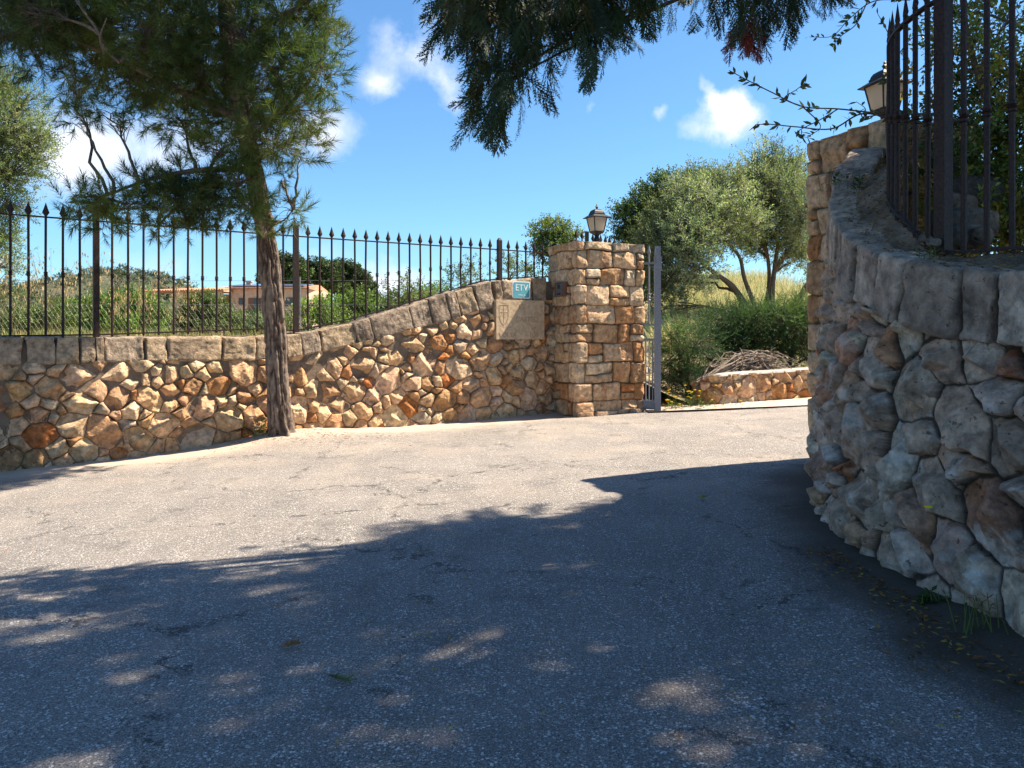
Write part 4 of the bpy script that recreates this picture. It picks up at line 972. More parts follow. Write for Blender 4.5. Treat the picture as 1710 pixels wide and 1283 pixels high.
def tree(name, label, cat, base, trunks, blobs, temps, mat, cols, dens, scale=1., seed=0, group=None, limb_r=.03, twig_r=.005, updir=(0, 0, .6), spread=.8, shell=.45, barkmat=None, out=.8, twigs=.35, nlimb=True, rel=None):
    """trunks: list of (points, r0, r1). blobs: (center, radii[, limb origin point]). """
    r_ = np.random.default_rng(seed); root = thing(name, label, cat, tuple(base), group)
    tb = MB()
    tp = []
    for pts, ra, rb in trunks:
        c = curve(pts, max(12, len(pts) * 6)); rad = np.linspace(ra, rb, len(c)) * (1 + .12 * fbm(c, 3, 2, seed)); tb.tube(c, rad, 8); tp.append(c)
    TPts = np.concatenate(tp)
    posA = []; dirA = []; colA = []
    for bi, b in enumerate(blobs):
        c, r = np.array(b[0], float), np.broadcast_to(np.array(b[1], float), (3,)); k = b[2] if len(b) > 2 else 1.
        vol = r[0] * r[1] * r[2]; n = max(6, int(dens * k * vol ** .667))
        p, d = ell_points(n, c, r, r_, shell)
        p += np.stack([fbm(p, 2.2 / max(r.max(), .3), 2, seed + q) for q in range(3)], 1) * r * .35
        cl = r_.normal(0, .13) ; base_c = cols[r_.integers(0, len(cols))]
        posA.append(p); dirA.append(d * out + np.array(updir)); colA.append(np.array(base_c) * (1 + cl + r_.normal(0, .16, (n, 1))) * r_.uniform(.9, 1.1, (n, 3)))
        if nlimb:
            # limb from the nearest lower trunk point
            dd = np.linalg.norm(TPts - c, axis=1) + 1.6 * np.maximum(0, TPts[:, 2] - c[2] + .2); a = TPts[dd.argmin()]
            lb = bez(a, c, .12 * np.linalg.norm(c - a), 9); lb[1:-1] += r_.normal(0, .02 * np.linalg.norm(c - a), (7, 3))
            tb.tube(lb, np.linspace(limb_r, limb_r * .3, 9), 5, cap=False)
            for q in r_.choice(n, max(1, int(n * twigs)), replace=False):
                s = lb[r_.integers(4, 9)]; tb.tube(bez(s, p[q], .04, 4), np.linspace(twig_r, twig_r * .5, 4), 3, cap=False)
    pos = np.concatenate(posA); R = rand_rot(len(pos), r_, np.concatenate(dirA), spread)
    V, F, C_ = scatter(temps, pos, R, scale * r_.uniform(.75, 1.25, len(pos)), np.concatenate(colA), r_)
    tb.build('trunk', barkmat or M['twig'], root, True)
    mk('crown', V, F, mat, root, C_)
    return root

# ================================================================== THE ROADSIDE PINE
TY = 7.82
def TYf(py): return float(np.interp(py, [-440, 0, 170, 280, 400, 560, 728], [6.3, 6.6, 6.8, 7.0, 7.3, 7.62, 7.82]))
def ptT(px, py, dy=0.): return pt(px, py, TYf(py) + dy)
tr_pts = np.array([ptT(469, 728), ptT(467, 700), ptT(463, 640), ptT(459, 560), ptT(453, 480), ptT(445, 400), ptT(430, 320), ptT(414, 240, +.03), ptT(400, 170, +.05), ptT(385, 90), ptT(376, 0), ptT(372, -90), ptT(380, -200), ptT(390, -330), ptT(392, -440)])
tr_pts[0, 2] -= .12
pine_c = [(.085, .115, .03), (.065, .095, .027), (.11, .135, .035), (.05, .075, .025)]
def pb(px, py, rx, ry, dy=0., k=1., ryd=None):
    Y = TYf(py) + dy; c = pt(px, py, Y); return (c, (rx / FPX * Y, (ryd or (rx + ry) / 2.2) / FPX * Y, ry / FPX * Y), k)
pblobs = [pb(535, 110, 42, 50, -.2), pb(500, 180, 60, 38, .2), pb(515, 60, 50, 42, .3), pb(470, 30, 60, 50, 0), pb(540, 20, 30, 35, .2, .7), pb(455, 115, 60, 55, -.3), pb(480, 235, 55, 30, -.1), pb(440, 215, 45, 40, -.5),
          pb(390, 60, 70, 60, -.4, 1.1), pb(330, 40, 80, 55, .4, 1.2), pb(340, 120, 70, 55, -.2, 1.2), pb(380, 190, 60, 50, .3), pb(370, 250, 55, 32, -.3), pb(300, 200, 65, 40, .1, .8), pb(255, 60, 80, 60, -.3, 1.2), pb(230, 130, 75, 45, .2), pb(180, 30, 80, 50, -.1, 1.3), pb(160, 100, 65, 40, .4), pb(110, 40, 75, 45, .3, 1.2), pb(60, 25, 70, 45, -.4, 1.2), pb(20, 70, 60, 35, 0), pb(0, 20, 70, 50, .3), pb(60, 100, 55, 28, .1, .8), pb(120, 150, 50, 25, .2, .8), pb(185, 190, 45, 22, -.2, .9), pb(135, 200, 28, 14, -.2, .7),
          pb(400, 300, 50, 30, -.4), pb(330, 300, 60, 30, -.2), pb(290, 340, 60, 28, -.5), pb(220, 350, 60, 28, -.6), pb(165, 335, 40, 24, -.7), pb(140, 355, 35, 18, -.6, .8), pb(240, 310, 50, 20, -.4, .7), pb(350, 355, 60, 24, -.3), pb(410, 350, 40, 28, -.4, .9), pb(180, 375, 30, 15, -.5, .6), pb(260, 385, 40, 14, -.5, .7), pb(320, 385, 45, 12, -.4, .6), pb(290, 320, 60, 26, -.4, .7), pb(350, 330, 50, 28, -.2, .8), pb(130, 330, 30, 16, -.7, .7),
          pb(486, 352, 24, 16, -.2, 1.1), pb(470, 300, 22, 14, -.1, .7), pb(445, 385, 16, 14, -.25, .8), pb(500, 268, 30, 14, .1, .6), pb(275, 130, 60, 50, .5), pb(420, 150, 60, 60, .4)]
for (x, y, r) in [(60, -60, 110), (-120, -20, 110), (200, -60, 110), (330, -70, 110), (460, -70, 90), (540, -60, 60), (100, -180, 110), (250, -200, 110), (400, -200, 110), (520, -170, 70), (180, -320, 90), (320, -340, 100), (460, -330, 80), (380, -450, 80), (-90, -130, 90)]:
    pblobs.append(pb(x, y, r, r * .55, r_.uniform(-.4, .5), .8))
pine = tree('pine_tree', 'tall pine with ridged brown trunk growing in front of the far wall', 'pine tree', tuple(tr_pts[0] + (0, 0, .12)),
            [(tr_pts[9:], .062, .025), ([ptT(422, 282), ptT(330, 285, -.3), ptT(250, 300, -.45), ptT(170, 330, -.6)], .03, .008), ([ptT(405, 200), ptT(300, 150, -.1), ptT(180, 90), ptT(60, 40)], .04, .012), ([ptT(412, 235), ptT(470, 190), ptT(530, 120, -.1)], .028, .008), ([ptT(388, 100), ptT(450, 40), ptT(520, 0)], .03, .01),
             ([ptT(175, 90, -.5), ptT(165, 55, -.55), ptT(140, 20, -.5), ptT(120, -10, -.5)], .014, .006), ([ptT(200, 105, -.5), ptT(168, 70, -.55), ptT(178, 30, -.6)], .014, .005), ([ptT(438, 350), ptT(400, 330, -.3), ptT(300, 345, -.4)], .018, .006), ([ptT(440, 365), ptT(470, 370, -.1), ptT(490, 350, -.2)], .012, .004)],
            pblobs, PINE, M['needle'], pine_c, 1800., 1.0, 21, None, .016, .004, (0, -.05, .35), .75, .25, None, .9, .5)
# fissured trunk
def bark_trunk(parent):
    c = curve(tr_pts[:11], 420); n = 72
    hgt = c[:, 2]; rad = np.interp(c[:, 2], [-.1, .0, .12, .5, 1.3, 2.3, 3.5, 4.6], [.18, .142, .110, .094, .088, .078, .062, .052])
    T = np.gradient(c, axis=0); T /= np.linalg.norm(T, axis=1)[:, None]; A = np.cross(T, [0, 1., 0]); A /= np.linalg.norm(A, axis=1)[:, None]; B = np.cross(T, A)
    a = np.arange(n) * 2 * np.pi / n; Sl = np.repeat(hgt[:, None], n, 1).ravel(); An = np.repeat(a[None], len(c), 0).ravel()
    Q = np.stack([np.cos(An) * .13, np.sin(An) * .13, Sl * .16], 1)
    Q = Q + (fbm(np.stack([An * .3, Sl, 0 * An], 1), 9, 2, 4) * .012)[:, None]
    r1 = -ridged(Q, 24, 2, 3); Q2 = np.stack([np.cos(An) * .13, np.sin(An) * .13, Sl * .6], 1); r2 = fbm(Q2, 40, 3, 6)
    root_f = (1 + .34 * np.cos(An * 5 + 1) * sstep(.35, -.05, Sl))
    h = sstep(-.95, -.05, r1 + r2 * .25)
    R = (np.repeat(rad[:, None], n, 1).ravel()) * root_f + (h - .6) * .026 + fbm(Q2, 9, 2, 8) * .012
    V = (c[:, None] + (R.reshape(len(c), n, 1) * (np.cos(a)[None, :, None] * A[:, None] + np.sin(a)[None, :, None] * B[:, None]))).reshape(-1, 3)
    col = np.array([.07, .045, .035]) * (1 - h[:, None]) + np.array([.225, .175, .142]) * h[:, None] * (1 + .25 * r2[:, None])
    mk('bark', V, grid_faces(len(c), n, True), M['bark'], parent, col, True)
bark_trunk(pine)

# ================================================================== CYPRESS OVERHANGING FROM THE RIGHT
cyp = thing('cypress_tree', 'dark cypress whose drooping branches hang into the top of the view and shade the road', 'cypress tree', (4.3, 4.9, 1.3))
r_ = np.random.default_rng(5)
def inpoly(px, py, poly):
    c = np.zeros(len(px), bool); n = len(poly)
    for i in range(n):
        x1, y1 = poly[i]; x2, y2 = poly[(i + 1) % n]; cond = ((y1 > py) != (y2 > py)) & (px < (x2 - x1) * (py - y1) / (y2 - y1 + 1e-9) + x1); c ^= cond
    return c
PA_, DA, SA, CA_ = [], [], [], []
def add_fronds(poly, n, Yr, lean, L=(.7, 1.1), cols=((.035, .055, .02), (.028, .048, .022), (.055, .052, .018)), seed=1, ymin=-160):
    r_ = np.random.default_rng(seed); xs = [p[0] for p in poly]; ys = [p[1] for p in poly]; out = []
    px = r_.uniform(min(xs), max(xs), n * 6); py = r_.uniform(max(min(ys), ymin), max(ys), n * 6); ok = inpoly(px, py, poly); px, py = px[ok][:n], py[ok][:n]; m = len(px)
    Y = r_.uniform(*Yr, m); p = np.stack([(px - 855) / FPX * Y, Y, EYE + (565 - py) / FPX * Y], 1)
    lx = lean[0] + lean[1] * (px - lean[2]) / 300.
    d = np.stack([lx, -.1 + 0 * lx, -np.ones(m)], 1)
    PA_.append(p); DA.append(d); SA.append(r_.uniform(*L, m)); ci = r_.integers(0, len(cols), m); CA_.append(np.array(cols)[ci] * r_.uniform(.7, 1.3, (m, 1)))
main = [(745, -160), (748, 10), (775, 60), (800, 95), (790, 110), (800, 140), (765, 165), (800, 175), (835, 185), (868, 150), (885, 110), (905, 130), (925, 80), (960, 70), (990, 95), (1010, 50), (1050, 75), (1060, 80), (1035, 20), (1085, -20), (1100, -160)]
add_fronds(main, 330, (3.45, 4.0), (-.15, .45, 900), (.5, .85), seed=2)
add_fronds([(740, -120), (745, 0), (770, 30), (1080, 20), (1090, -120)], 120, (3.55, 4.1), (-.1, .3, 900), (.6, .95), seed=3)
sec = [(1150, -100), (1155, 30), (1200, 20), (1235, 55), (1265, 35), (1300, 40), (1340, 25), (1385, -10), (1395, -100)]
add_fronds(sec, 75, (3.8, 4.2), (-.05, .8, 1265), (.45, .75), seed=4)
add_fronds([(1100, -60), (1110, 5), (1130, -5), (1400, -20), (1420, -60)], 35, (4.0, 4.4), (0, .6, 1265), (.5, .8), seed=6)
add_fronds([(1215, 20), (1235, 60), (1262, 68), (1280, 30), (1255, 10)], 18, (3.9, 4.1), (0, .5, 1255), (.4, .6), ((.20, .035, .025), (.14, .03, .022)), seed=5)
# the crown proper, above the picture: its outline throws the shade on the road
SHP = [(-3.7, -1.5), (-3.7, 2.45), (-2.8, 2.7), (-2.1, 2.85), (-1.7, 2.75), (-1.3, 3.0), (-1.05, 3.3), (-.8, 3.75), (-.5, 4.15), (-.1, 4.42), (.3, 4.42), (.62, 4.6), (1.3, 4.9), (2.4, 4.9), (3.8, 4.5), (4.2, 1.5), (3.4, -1.5)]
r_ = np.random.default_rng(9); m = 15500
gx = r_.uniform(-4, 4.4, m); gy = r_.uniform(-1.5, 5.2, m); ok = inpoly(gx, gy, SHP)
gx, gy = gx[ok], gy[ok]
# leave gaps: light patches on the road
GAPS = [(-.33, 2.05, .17, .05, 1), (-.20, 2.10, .12, .04, 1), (-.92, 2.0, .10, .04, 1), (-.35, 2.55, .09, .035, .9), (-.22, 2.45, .08, .03, .9), (.10, 3.2, .09, .04, .9), (-.4, 3.65, .12, .05, .5), (.15, 4.15, .16, .06, .9), (.30, 4.45, .25, .05, .95), (.62, 4.25, .12, .05, .9), (-.95, 3.2, .18, .04, .7), (.45, 2.0, .12, .04, .5), (.9, 1.95, .12, .04, .6), (-.1, 2.9, .1, .04, .5), (-.6, 2.75, .15, .05, .5), (.5, 2.75, .1, .03, .5)]
keep = np.ones(len(gx), bool)
for (cx, cy, a, b, k) in GAPS:
    d = ((gx - cx) / (a + .08)) ** 2 + ((gy - cy) / (b + .07)) ** 2; keep &= ~((d < 1) & (r_.random(len(gx)) < k))
keep &= (fbm(P2(gx, gy), 1.3, 3, 17) > -.62)
gx, gy = gx[keep], gy[keep]
hh = r_.uniform(5.6, 7.6, len(gx)) - G(gx, gy) * 0
cotx, coty = S.x / S.z, S.y / S.z
p = np.stack([gx + cotx * hh, gy + coty * hh, hh + G(gx, gy)], 1)
PA_.append(p); dd = np.stack([r_.normal(0, .5, len(p)) - .3, r_.normal(0, .5, len(p)) - .2, -.6 * np.ones(len(p))], 1); DA.append(dd); SA.append(r_.uniform(.9, 1.5, len(p))); CA_.append(np.tile((.035, .055, .022), (len(p), 1)) * r_.uniform(.7, 1.3, (len(p), 1)))
pos = np.concatenate(PA_); R = rand_rot(len(pos), r_, np.concatenate(DA), .28)
SA = np.concatenate(SA); CA_ = np.concatenate(CA_); nb_ = len(pos) - len(p)
V, F, C_ = scatter(CYP, pos[:nb_], R[:nb_], SA[:nb_], CA_[:nb_], r_)
V2, F2_, C2 = scatter([t_cypress(i + 30, .32, .017, 7, 3) for i in range(4)], pos[nb_:], R[nb_:], SA[nb_:], CA_[nb_:], r_)
mk('crown', np.concatenate([V, V2]), np.concatenate([F, F2_ + len(V)]), M['needle'], cyp, np.concatenate([C_, C2]))
mb = MB(); trc = curve([(4.3, 4.9, 1.0), (4.35, 4.85, 3.0), (4.6, 4.7, 6.0), (4.9, 4.6, 10.5)], 20); mb.tube(trc, np.linspace(.2, .05, 20), 10)
def br(a, b, ra, rb, sag=-.2): mb.tube(bez(np.array(a), np.array(b), sag, 12), np.linspace(ra, rb, 12), 6)
for (px, py, Y, rr) in [(800, 60, 3.9, .012), (850, 120, 3.85, .01), (950, 20, 3.9, .014), (880, -20, 4.0, .016), (1030, 40, 3.9, .012), (1250, 20, 4.2, .012), (1190, -5, 4.3, .01), (1330, -10, 4.2, .012), (770, 0, 4.0, .012), (820, 150, 3.9, .006)]:
    b_ = pt(px, py, Y); a_ = np.array([4.35, 4.85, b_[2] + 1.3]); mb.tube(bez(a_, b_, .75, 14), np.linspace(.04, rr * .6, 14), 6)
for k in range(46):
    q = p[r_.integers(0, len(p))]; a_ = np.array([4.75, 4.65, q[2] - r_.uniform(.2, 1.8)]); mb.tube(bez(a_, q, .2, 8), np.linspace(.035, .008, 8), 5, cap=False)
mb.build('trunk', M['twig'], cyp, True)

# ================================================================== SHRUB TREE BEHIND THE RIGHT RAILING
def rb(px, py, rx, ry, Y, k=1.): return (pt(px, py, Y), (rx / FPX * Y, .35, ry / FPX * Y), k)
SMALL = [t_twig(i + 60, 11, .16, .036, .017, spread=.95) for i in range(5)]
gl = [(.07, .10, .025), (.055, .08, .02), (.10, .14, .03), (.16, .19, .03), (.30, .22, .03)]
sb_ = tree('evergreen_shrub_tree', 'tangled small leaved evergreen growing behind the close railing at the right edge', 'shrub tree', (2.95, 4.7, 1.6),
           [([(2.95, 4.7, 1.5), (2.9, 4.65, 2.1), (3.0, 4.6, 2.8), (2.85, 4.6, 3.6)], .05, .015), ([(2.95, 4.7, 1.5), (3.2, 4.6, 2.2), (3.4, 4.5, 3.0)], .04, .012), ([(2.9, 4.65, 2.0), (2.6, 4.5, 2.6), (2.45, 4.4, 3.1)], .025, .008)],
           [rb(1620, 60, 50, 60, 4.6, .55), rb(1680, 40, 50, 60, 4.3, .6), rb(1640, 150, 50, 50, 4.8, .9), rb(1700, 140, 45, 50, 4.4, .9), rb(1590, 200, 30, 50, 4.9, .8), rb(1640, 230, 50, 40, 4.6, 1), rb(1700, 230, 40, 50, 4.5, 1.1), rb(1610, 290, 40, 40, 4.8, .8), rb(1670, 310, 45, 40, 4.6, 1.1), rb(1710, 340, 40, 50, 4.4, 1.1), rb(1650, 370, 40, 28, 4.5, .9), rb(1760, 200, 60, 100, 4.4, 1), rb(1560, 100, 22, 60, 4.8, .35), rb(1760, 350, 60, 60, 4.4, 1), rb(1600, 370, 36, 34, 4.6, 1), rb(1560, 330, 26, 40, 4.9, .9), rb(1690, 395, 40, 24, 4.3, 1), rb(1640, 400, 36, 20, 4.5, 1), rb(1600, 20, 40, 40, 4.9, .5), rb(1680, -60, 90, 60, 4.6, .6), rb(1530, 250, 22, 40, 4.9, .5)],
           SMALL, M['glossleaf'], gl, 2400., 1.0, 44, None, .012, .003, (-.1, -.1, .3), .9, .1, None, .7, .4)
rub = MB(); 
def twigleaf(points, r0, nleaf, seed, name, parent, ll=.05, lw=.022, side=.8):
    r_ = np.random.default_rng(seed); c = curve(points, 40); tb.tube(c, np.linspace(r0, r0 * .4, 40), 5)
    T = np.gradient(c, axis=0); T /= np.linalg.norm(T, axis=1)[:, None]; V = []; F = []; C_ = []
    for k in range(nleaf):
        i = r_.integers(2, 40); b = c[i]; s = np.cross(T[i], r_.normal(size=3)); s /= np.linalg.norm(s); d = T[i] * .6 + s * side; d /= np.linalg.norm(d); l = ll * r_.uniform(.6, 1.2); w = np.cross(d, r_.normal(size=3)); w /= np.linalg.norm(w); nn = np.cross(w, d); n0 = len(V)
        ww = lw * r_.uniform(.7, 1.1)
        V += [b, b + d * l * .25 + w * ww * .38 + nn * .002, b + d * l * .55 + w * ww * .5 + nn * .003, b + d * l, b + d * l * .55 - w * ww * .5 + nn * .003, b + d * l * .25 - w * ww * .38 + nn * .002]
        F += [[n0, n0 + 1, n0 + 5], [n0 + 1, n0 + 2, n0 + 5], [n0 + 2, n0 + 4, n0 + 5], [n0 + 2, n0 + 3, n0 + 4]]; C_ += [np.array(gl[r_.integers(0, 3)]) * .8] * 6
    return np.array(V), np.array(F), np.array(C_)
tb = MB(); lv = []
YB = 4.6
TW = [([(1560, 190), (1480, 190), (1400, 182), (1340, 178), (1290, 155), (1250, 135), (1218, 118)], 40), ([(1500, 200), (1440, 190), (1390, 215), (1330, 212), (1290, 208), (1262, 208)], 34), ([(1340, 178), (1310, 165), (1330, 150), (1345, 138)], 16), ([(1400, 182), (1370, 200), (1330, 222), (1355, 232)], 18),
      ([(1340, 178), (1370, 210), (1350, 228)], 12), ([(1520, 0), (1460, 2), (1420, 30), (1390, 60), (1352, 62)], 34), ([(1450, 0), (1430, 40), (1405, 60), (1390, 78)], 22), ([(1500, 100), (1485, 60), (1475, 40), (1465, 22)], 10), ([(1560, -10), (1500, -20), (1440, -10), (1400, 15)], 24), ([(1585, 80), (1530, 60), (1490, 110), (1478, 140)], 10), ([(1480, 190), (1440, 195), (1445, 182), (1430, 170)], 10)]
for i, (pp, n) in enumerate(TW): lv.append(twigleaf([pt(a, b, YB + .15 * math.sin(i + k * .7)) for k, (a, b) in enumerate(pp)], .006 if i < 2 else .004, n, 300 + i, None, None))
off = 0; Vs, Fs, Cs = [], [], []
for V, F, C_ in lv: Vs.append(V); Fs.append(F + off); Cs.append(C_); off += len(V)
tb.build('arching_branch', M['twig'], sb_, True); mk('leaves', np.concatenate(Vs), np.concatenate(Fs), M['glossleaf'], sb_, np.concatenate(Cs))

# loose rubble behind the railing
def rock(c, r, seed, mat, parent=None, col=(.4, .35, .3), col2=(.25, .2, .17), name='loose_stone'):
    r = np.array(r); c = np.array(c); rr = random.Random(seed)
    c8 = [c + r * (sx * rr.uniform(.7, 1.1), sy * rr.uniform(.7, 1.1), sz * rr.uniform(.7, 1.1)) for sz in (-1, 1) for sx, sy in ((-1, -1), (1, -1), (1, 1), (-1, 1))]
    V, F, C_ = block(c8, (14, 14, 14), seed, .85, float(r.min()) * .3, col, None, col2)
    return mk(name, V, F, mat, parent, C_, True, None if parent else tuple(c))
RK = [((1600, 345, 4.3), .10), ((1625, 375, 4.1), .12), ((1598, 300, 4.9), .14), ((1620, 330, 4.6), .13), ((1640, 395, 3.9), .07), ((1612, 395, 4.0), .08), ((1588, 270, 5.2), .16), ((1605, 235, 5.4), .15), ((1545, 398, 3.35), .022), ((1557, 406, 3.22), .028), ((1590, 375, 4.2), .1)]
DESC = ['squarish pale stone in the heap', 'largest low stone of the heap', 'shaded stone high in the heap', 'sunlit stone in the middle of the heap', 'small stone low at the right of the heap', 'small flat stone low in the heap', 'big stone near the top of the heap', 'topmost stone of the heap', 'pebble left of the railing post', 'pale wedge stone just beside the railing post', 'rough stone low at the left of the heap']
for i, ((px, py, Y), r) in enumerate(RK):
    o = rock(pt(px, py, Y), (r, r, r * .8), 400 + i, M['grey_stone'], None, (.24, .2, .16), (.15, .12, .095)); tag(o, DESC[i] + ' behind the close railing' if i not in (8, 9) else DESC[i] + ' on top of the near wall', 'stone', 'loose stones behind the railing')

# ================================================================== OLIVES AND TREES BEYOND
def ob(px, py, rx, ry, Y, k=1., dr=None): return (pt(px, py, Y), (rx / FPX * Y, (dr or rx) / FPX * Y, ry / FPX * Y), k)
ol = [(.19, .215, .145), (.13, .15, .09), (.27, .29, .21), (.10, .12, .06)]
O1 = 15.5
tree('olive_tree', 'silvery olive tree with forked trunk on the bank beyond the gateway', 'olive tree', tuple(pt(1262, 548, O1)),
     [([pt(1262, 556, O1), pt(1245, 512, O1), pt(1222, 478, O1), pt(1192, 455, O1 - .2), pt(1155, 425, O1 - .3)], .085, .03), ([pt(1275, 552, O1), pt(1258, 505, O1), pt(1243, 465, O1), pt(1234, 428, O1), pt(1205, 395, O1)], .055, .025), ([pt(1205, 465, O1), pt(1165, 462, O1 - .5), pt(1130, 470, O1 - .5)], .035, .02)],
     [ob(1130, 370, 48, 40, O1), ob(1170, 345, 48, 38, O1 - .3), ob(1215, 340, 48, 36, O1 + .4), ob(1110, 420, 42, 34, O1 - .3), ob(1150, 400, 48, 34, O1 - .8), ob(1200, 385, 48, 30, O1 - .4), ob(1120, 465, 34, 28, O1 - .2, .8), ob(1165, 445, 38, 22, O1 - .7, .7), ob(1090, 400, 26, 36, O1, .8), ob(1100, 480, 28, 28, O1, .8), ob(1115, 515, 26, 18, O1, .6), ob(1150, 475, 30, 20, O1 + .6, .5), ob(1240, 380, 38, 28, O1), ob(1160, 310, 40, 20, O1 + .3), ob(1210, 305, 34, 16, O1 + .3)],
     OLIVE, M['leaf'], ol, 1500., 1.3, 61, 'olives on the bank', .035, .008, (0, 0, .4), .8, .25, None, .8, .3)
O2 = 16.5
tree('olive_tree', 'taller olive with upright shoots standing just left of the right gate pillar', 'olive tree', tuple(pt(1290, 520, O2)),
     [([pt(1288, 530, O2), pt(1290, 480, O2), pt(1294, 445, O2), pt(1300, 400, O2)], .07, .035), ([pt(1276, 530, O2 + .3), pt(1284, 475, O2 + .2), pt(1282, 430, O2), pt(1270, 380, O2)], .055, .03), ([pt(1294, 450, O2), pt(1315, 420, O2), pt(1330, 400, O2)], .06, .03), ([pt(1332, 530, O2 + 1), pt(1340, 490, O2 + 1), pt(1360, 460, O2 + 1)], .09, .05)],
     [ob(1270, 340, 40, 34, O2), ob(1310, 350, 36, 38, O2), ob(1255, 305, 28, 22, O2), ob(1262, 275, 12, 28, O2, 1.0), ob(1290, 265, 13, 26, O2, 1.0), ob(1315, 285, 14, 26, O2, 1.0), ob(1285, 300, 36, 24, O2, .9), ob(1325, 320, 24, 36, O2), ob(1290, 390, 44, 26, O2), ob(1330, 400, 30, 34, O2), ob(1265, 420, 30, 20, O2 + .5, .6), ob(1345, 360, 30, 50, O2 - 1), ob(1335, 300, 22, 30, O2), ob(1350, 420, 26, 40, O2), ob(1300, 320, 36, 30, O2 - .5), ob(1320, 440, 26, 20, O2, .5), ob(1255, 400, 34, 22, O2)],
     OLIVE, M['leaf'], ol, 1300., 1.35, 62, 'olives on the bank', .035, .008, (0, 0, .9), .6, .25, None, .6, .3)
cb = [(.06, .095, .03), (.075, .115, .03), (.05, .08, .03)]
tree('carob_tree', 'dark round leaved tree behind the olives to their left', 'carob tree', tuple(pt(1085, 560, 20)),
     [([pt(1085, 575, 20), pt(1085, 480, 20), pt(1080, 380, 20)], .12, .05)],
     [ob(1110, 320, 36, 24, 20), ob(1160, 312, 34, 22, 20.5), ob(1080, 345, 34, 26, 20), ob(1050, 370, 26, 24, 20), ob(1045, 400, 22, 20, 20), ob(1085, 400, 34, 28, 20.5), ob(1120, 360, 40, 34, 21), ob(1035, 352, 12, 8, 20, .8), ob(1075, 450, 26, 36, 20, .7), ob(1100, 500, 22, 34, 20, .6)],
     BROAD, M['leaf'], cb, 1500., 1.35, 63, None, .04, .01, (0, 0, .5), .8, .3, None, .8, .3)
tree('broadleaf_tree', 'small bushy green tree rising behind the wall just left of the lantern', 'tree', tuple(pt(928, 560, 17)),
     [([pt(928, 575, 17), pt(928, 480, 17), pt(925, 400, 17)], .09, .03)],
     [ob(925, 385, 24, 18, 17), ob(905, 392, 16, 14, 17), ob(948, 392, 18, 16, 17), ob(925, 415, 30, 22, 17), ob(900, 420, 14, 14, 17, .8), ob(950, 425, 16, 16, 17), ob(930, 455, 22, 18, 17, .6)],
     BROAD, M['leaf'], [(.09, .13, .035), (.07, .105, .03), (.12, .15, .035)], 1700., 1.1, 64, None, .03, .008, (0, 0, .6), .7, .3)
for i, (px, lab, blobs) in enumerate([(680, 'loose airy sapling behind the rising wall, left of the two post-side saplings', [(655, 490, 20, 14), (690, 480, 20, 16), (715, 488, 14, 12), (675, 500, 30, 16), (640, 500, 12, 10), (700, 505, 26, 12)]),
                                  (775, 'open leafy sapling behind the rising wall between the railing pickets', [(760, 455, 14, 14), (785, 450, 18, 12), (775, 470, 24, 14), (805, 462, 10, 12), (755, 482, 18, 12), (735, 488, 12, 9)]),
                                  (850, 'thin leafy sapling behind the railing post above the small sign', [(845, 435, 16, 12), (865, 442, 18, 12), (855, 455, 28, 12), (880, 450, 10, 10), (890, 462, 18, 9)])]):
    Y = 15.5 + i
    tree('sapling', lab, 'sapling', tuple(pt(px, 565, Y)), [([pt(px, 575, Y), pt(px + 3, 520, Y), pt(px, 470, Y)], .03, .012)], [ob(a, b, c, d, Y, .55) for a, b, c, d in blobs], BROAD, M['leaf'], [(.10, .14, .05), (.13, .16, .07)], 1100., .95, 70 + i, 'saplings behind the wall', .012, .005, (0, 0, .9), .6, .2)
# tree at the left edge
tree('olive_tree', 'greyish green olive at the far left edge, rising behind the railing', 'olive tree', tuple(pt(-40, 575, 12)),
     [([pt(-40, 580, 12), pt(-30, 480, 12), pt(-20, 380, 12), pt(-20, 250, 12)], .12, .04)],
     [ob(30, 215, 42, 38, 12), ob(60, 255, 26, 26, 12), ob(20, 290, 46, 36, 12), ob(40, 170, 28, 24, 12, .7), ob(-30, 240, 60, 60, 12), ob(15, 345, 30, 26, 12), ob(5, 400, 24, 34, 12, .8), ob(-30, 380, 40, 60, 12), ob(-50, 150, 60, 50, 12), ob(0, 140, 40, 30, 12, .7), ob(20, 440, 22, 26, 12, .5), ob(65, 228, 18, 18, 12), ob(0, 480, 26, 26, 12, .5)],
     OLIVE, M['leaf'], [(.17, .20, .09), (.13, .165, .07), (.20, .23, .12)], 2300., .9, 81, None, .03, .008, (0, 0, .4), .8, .3)

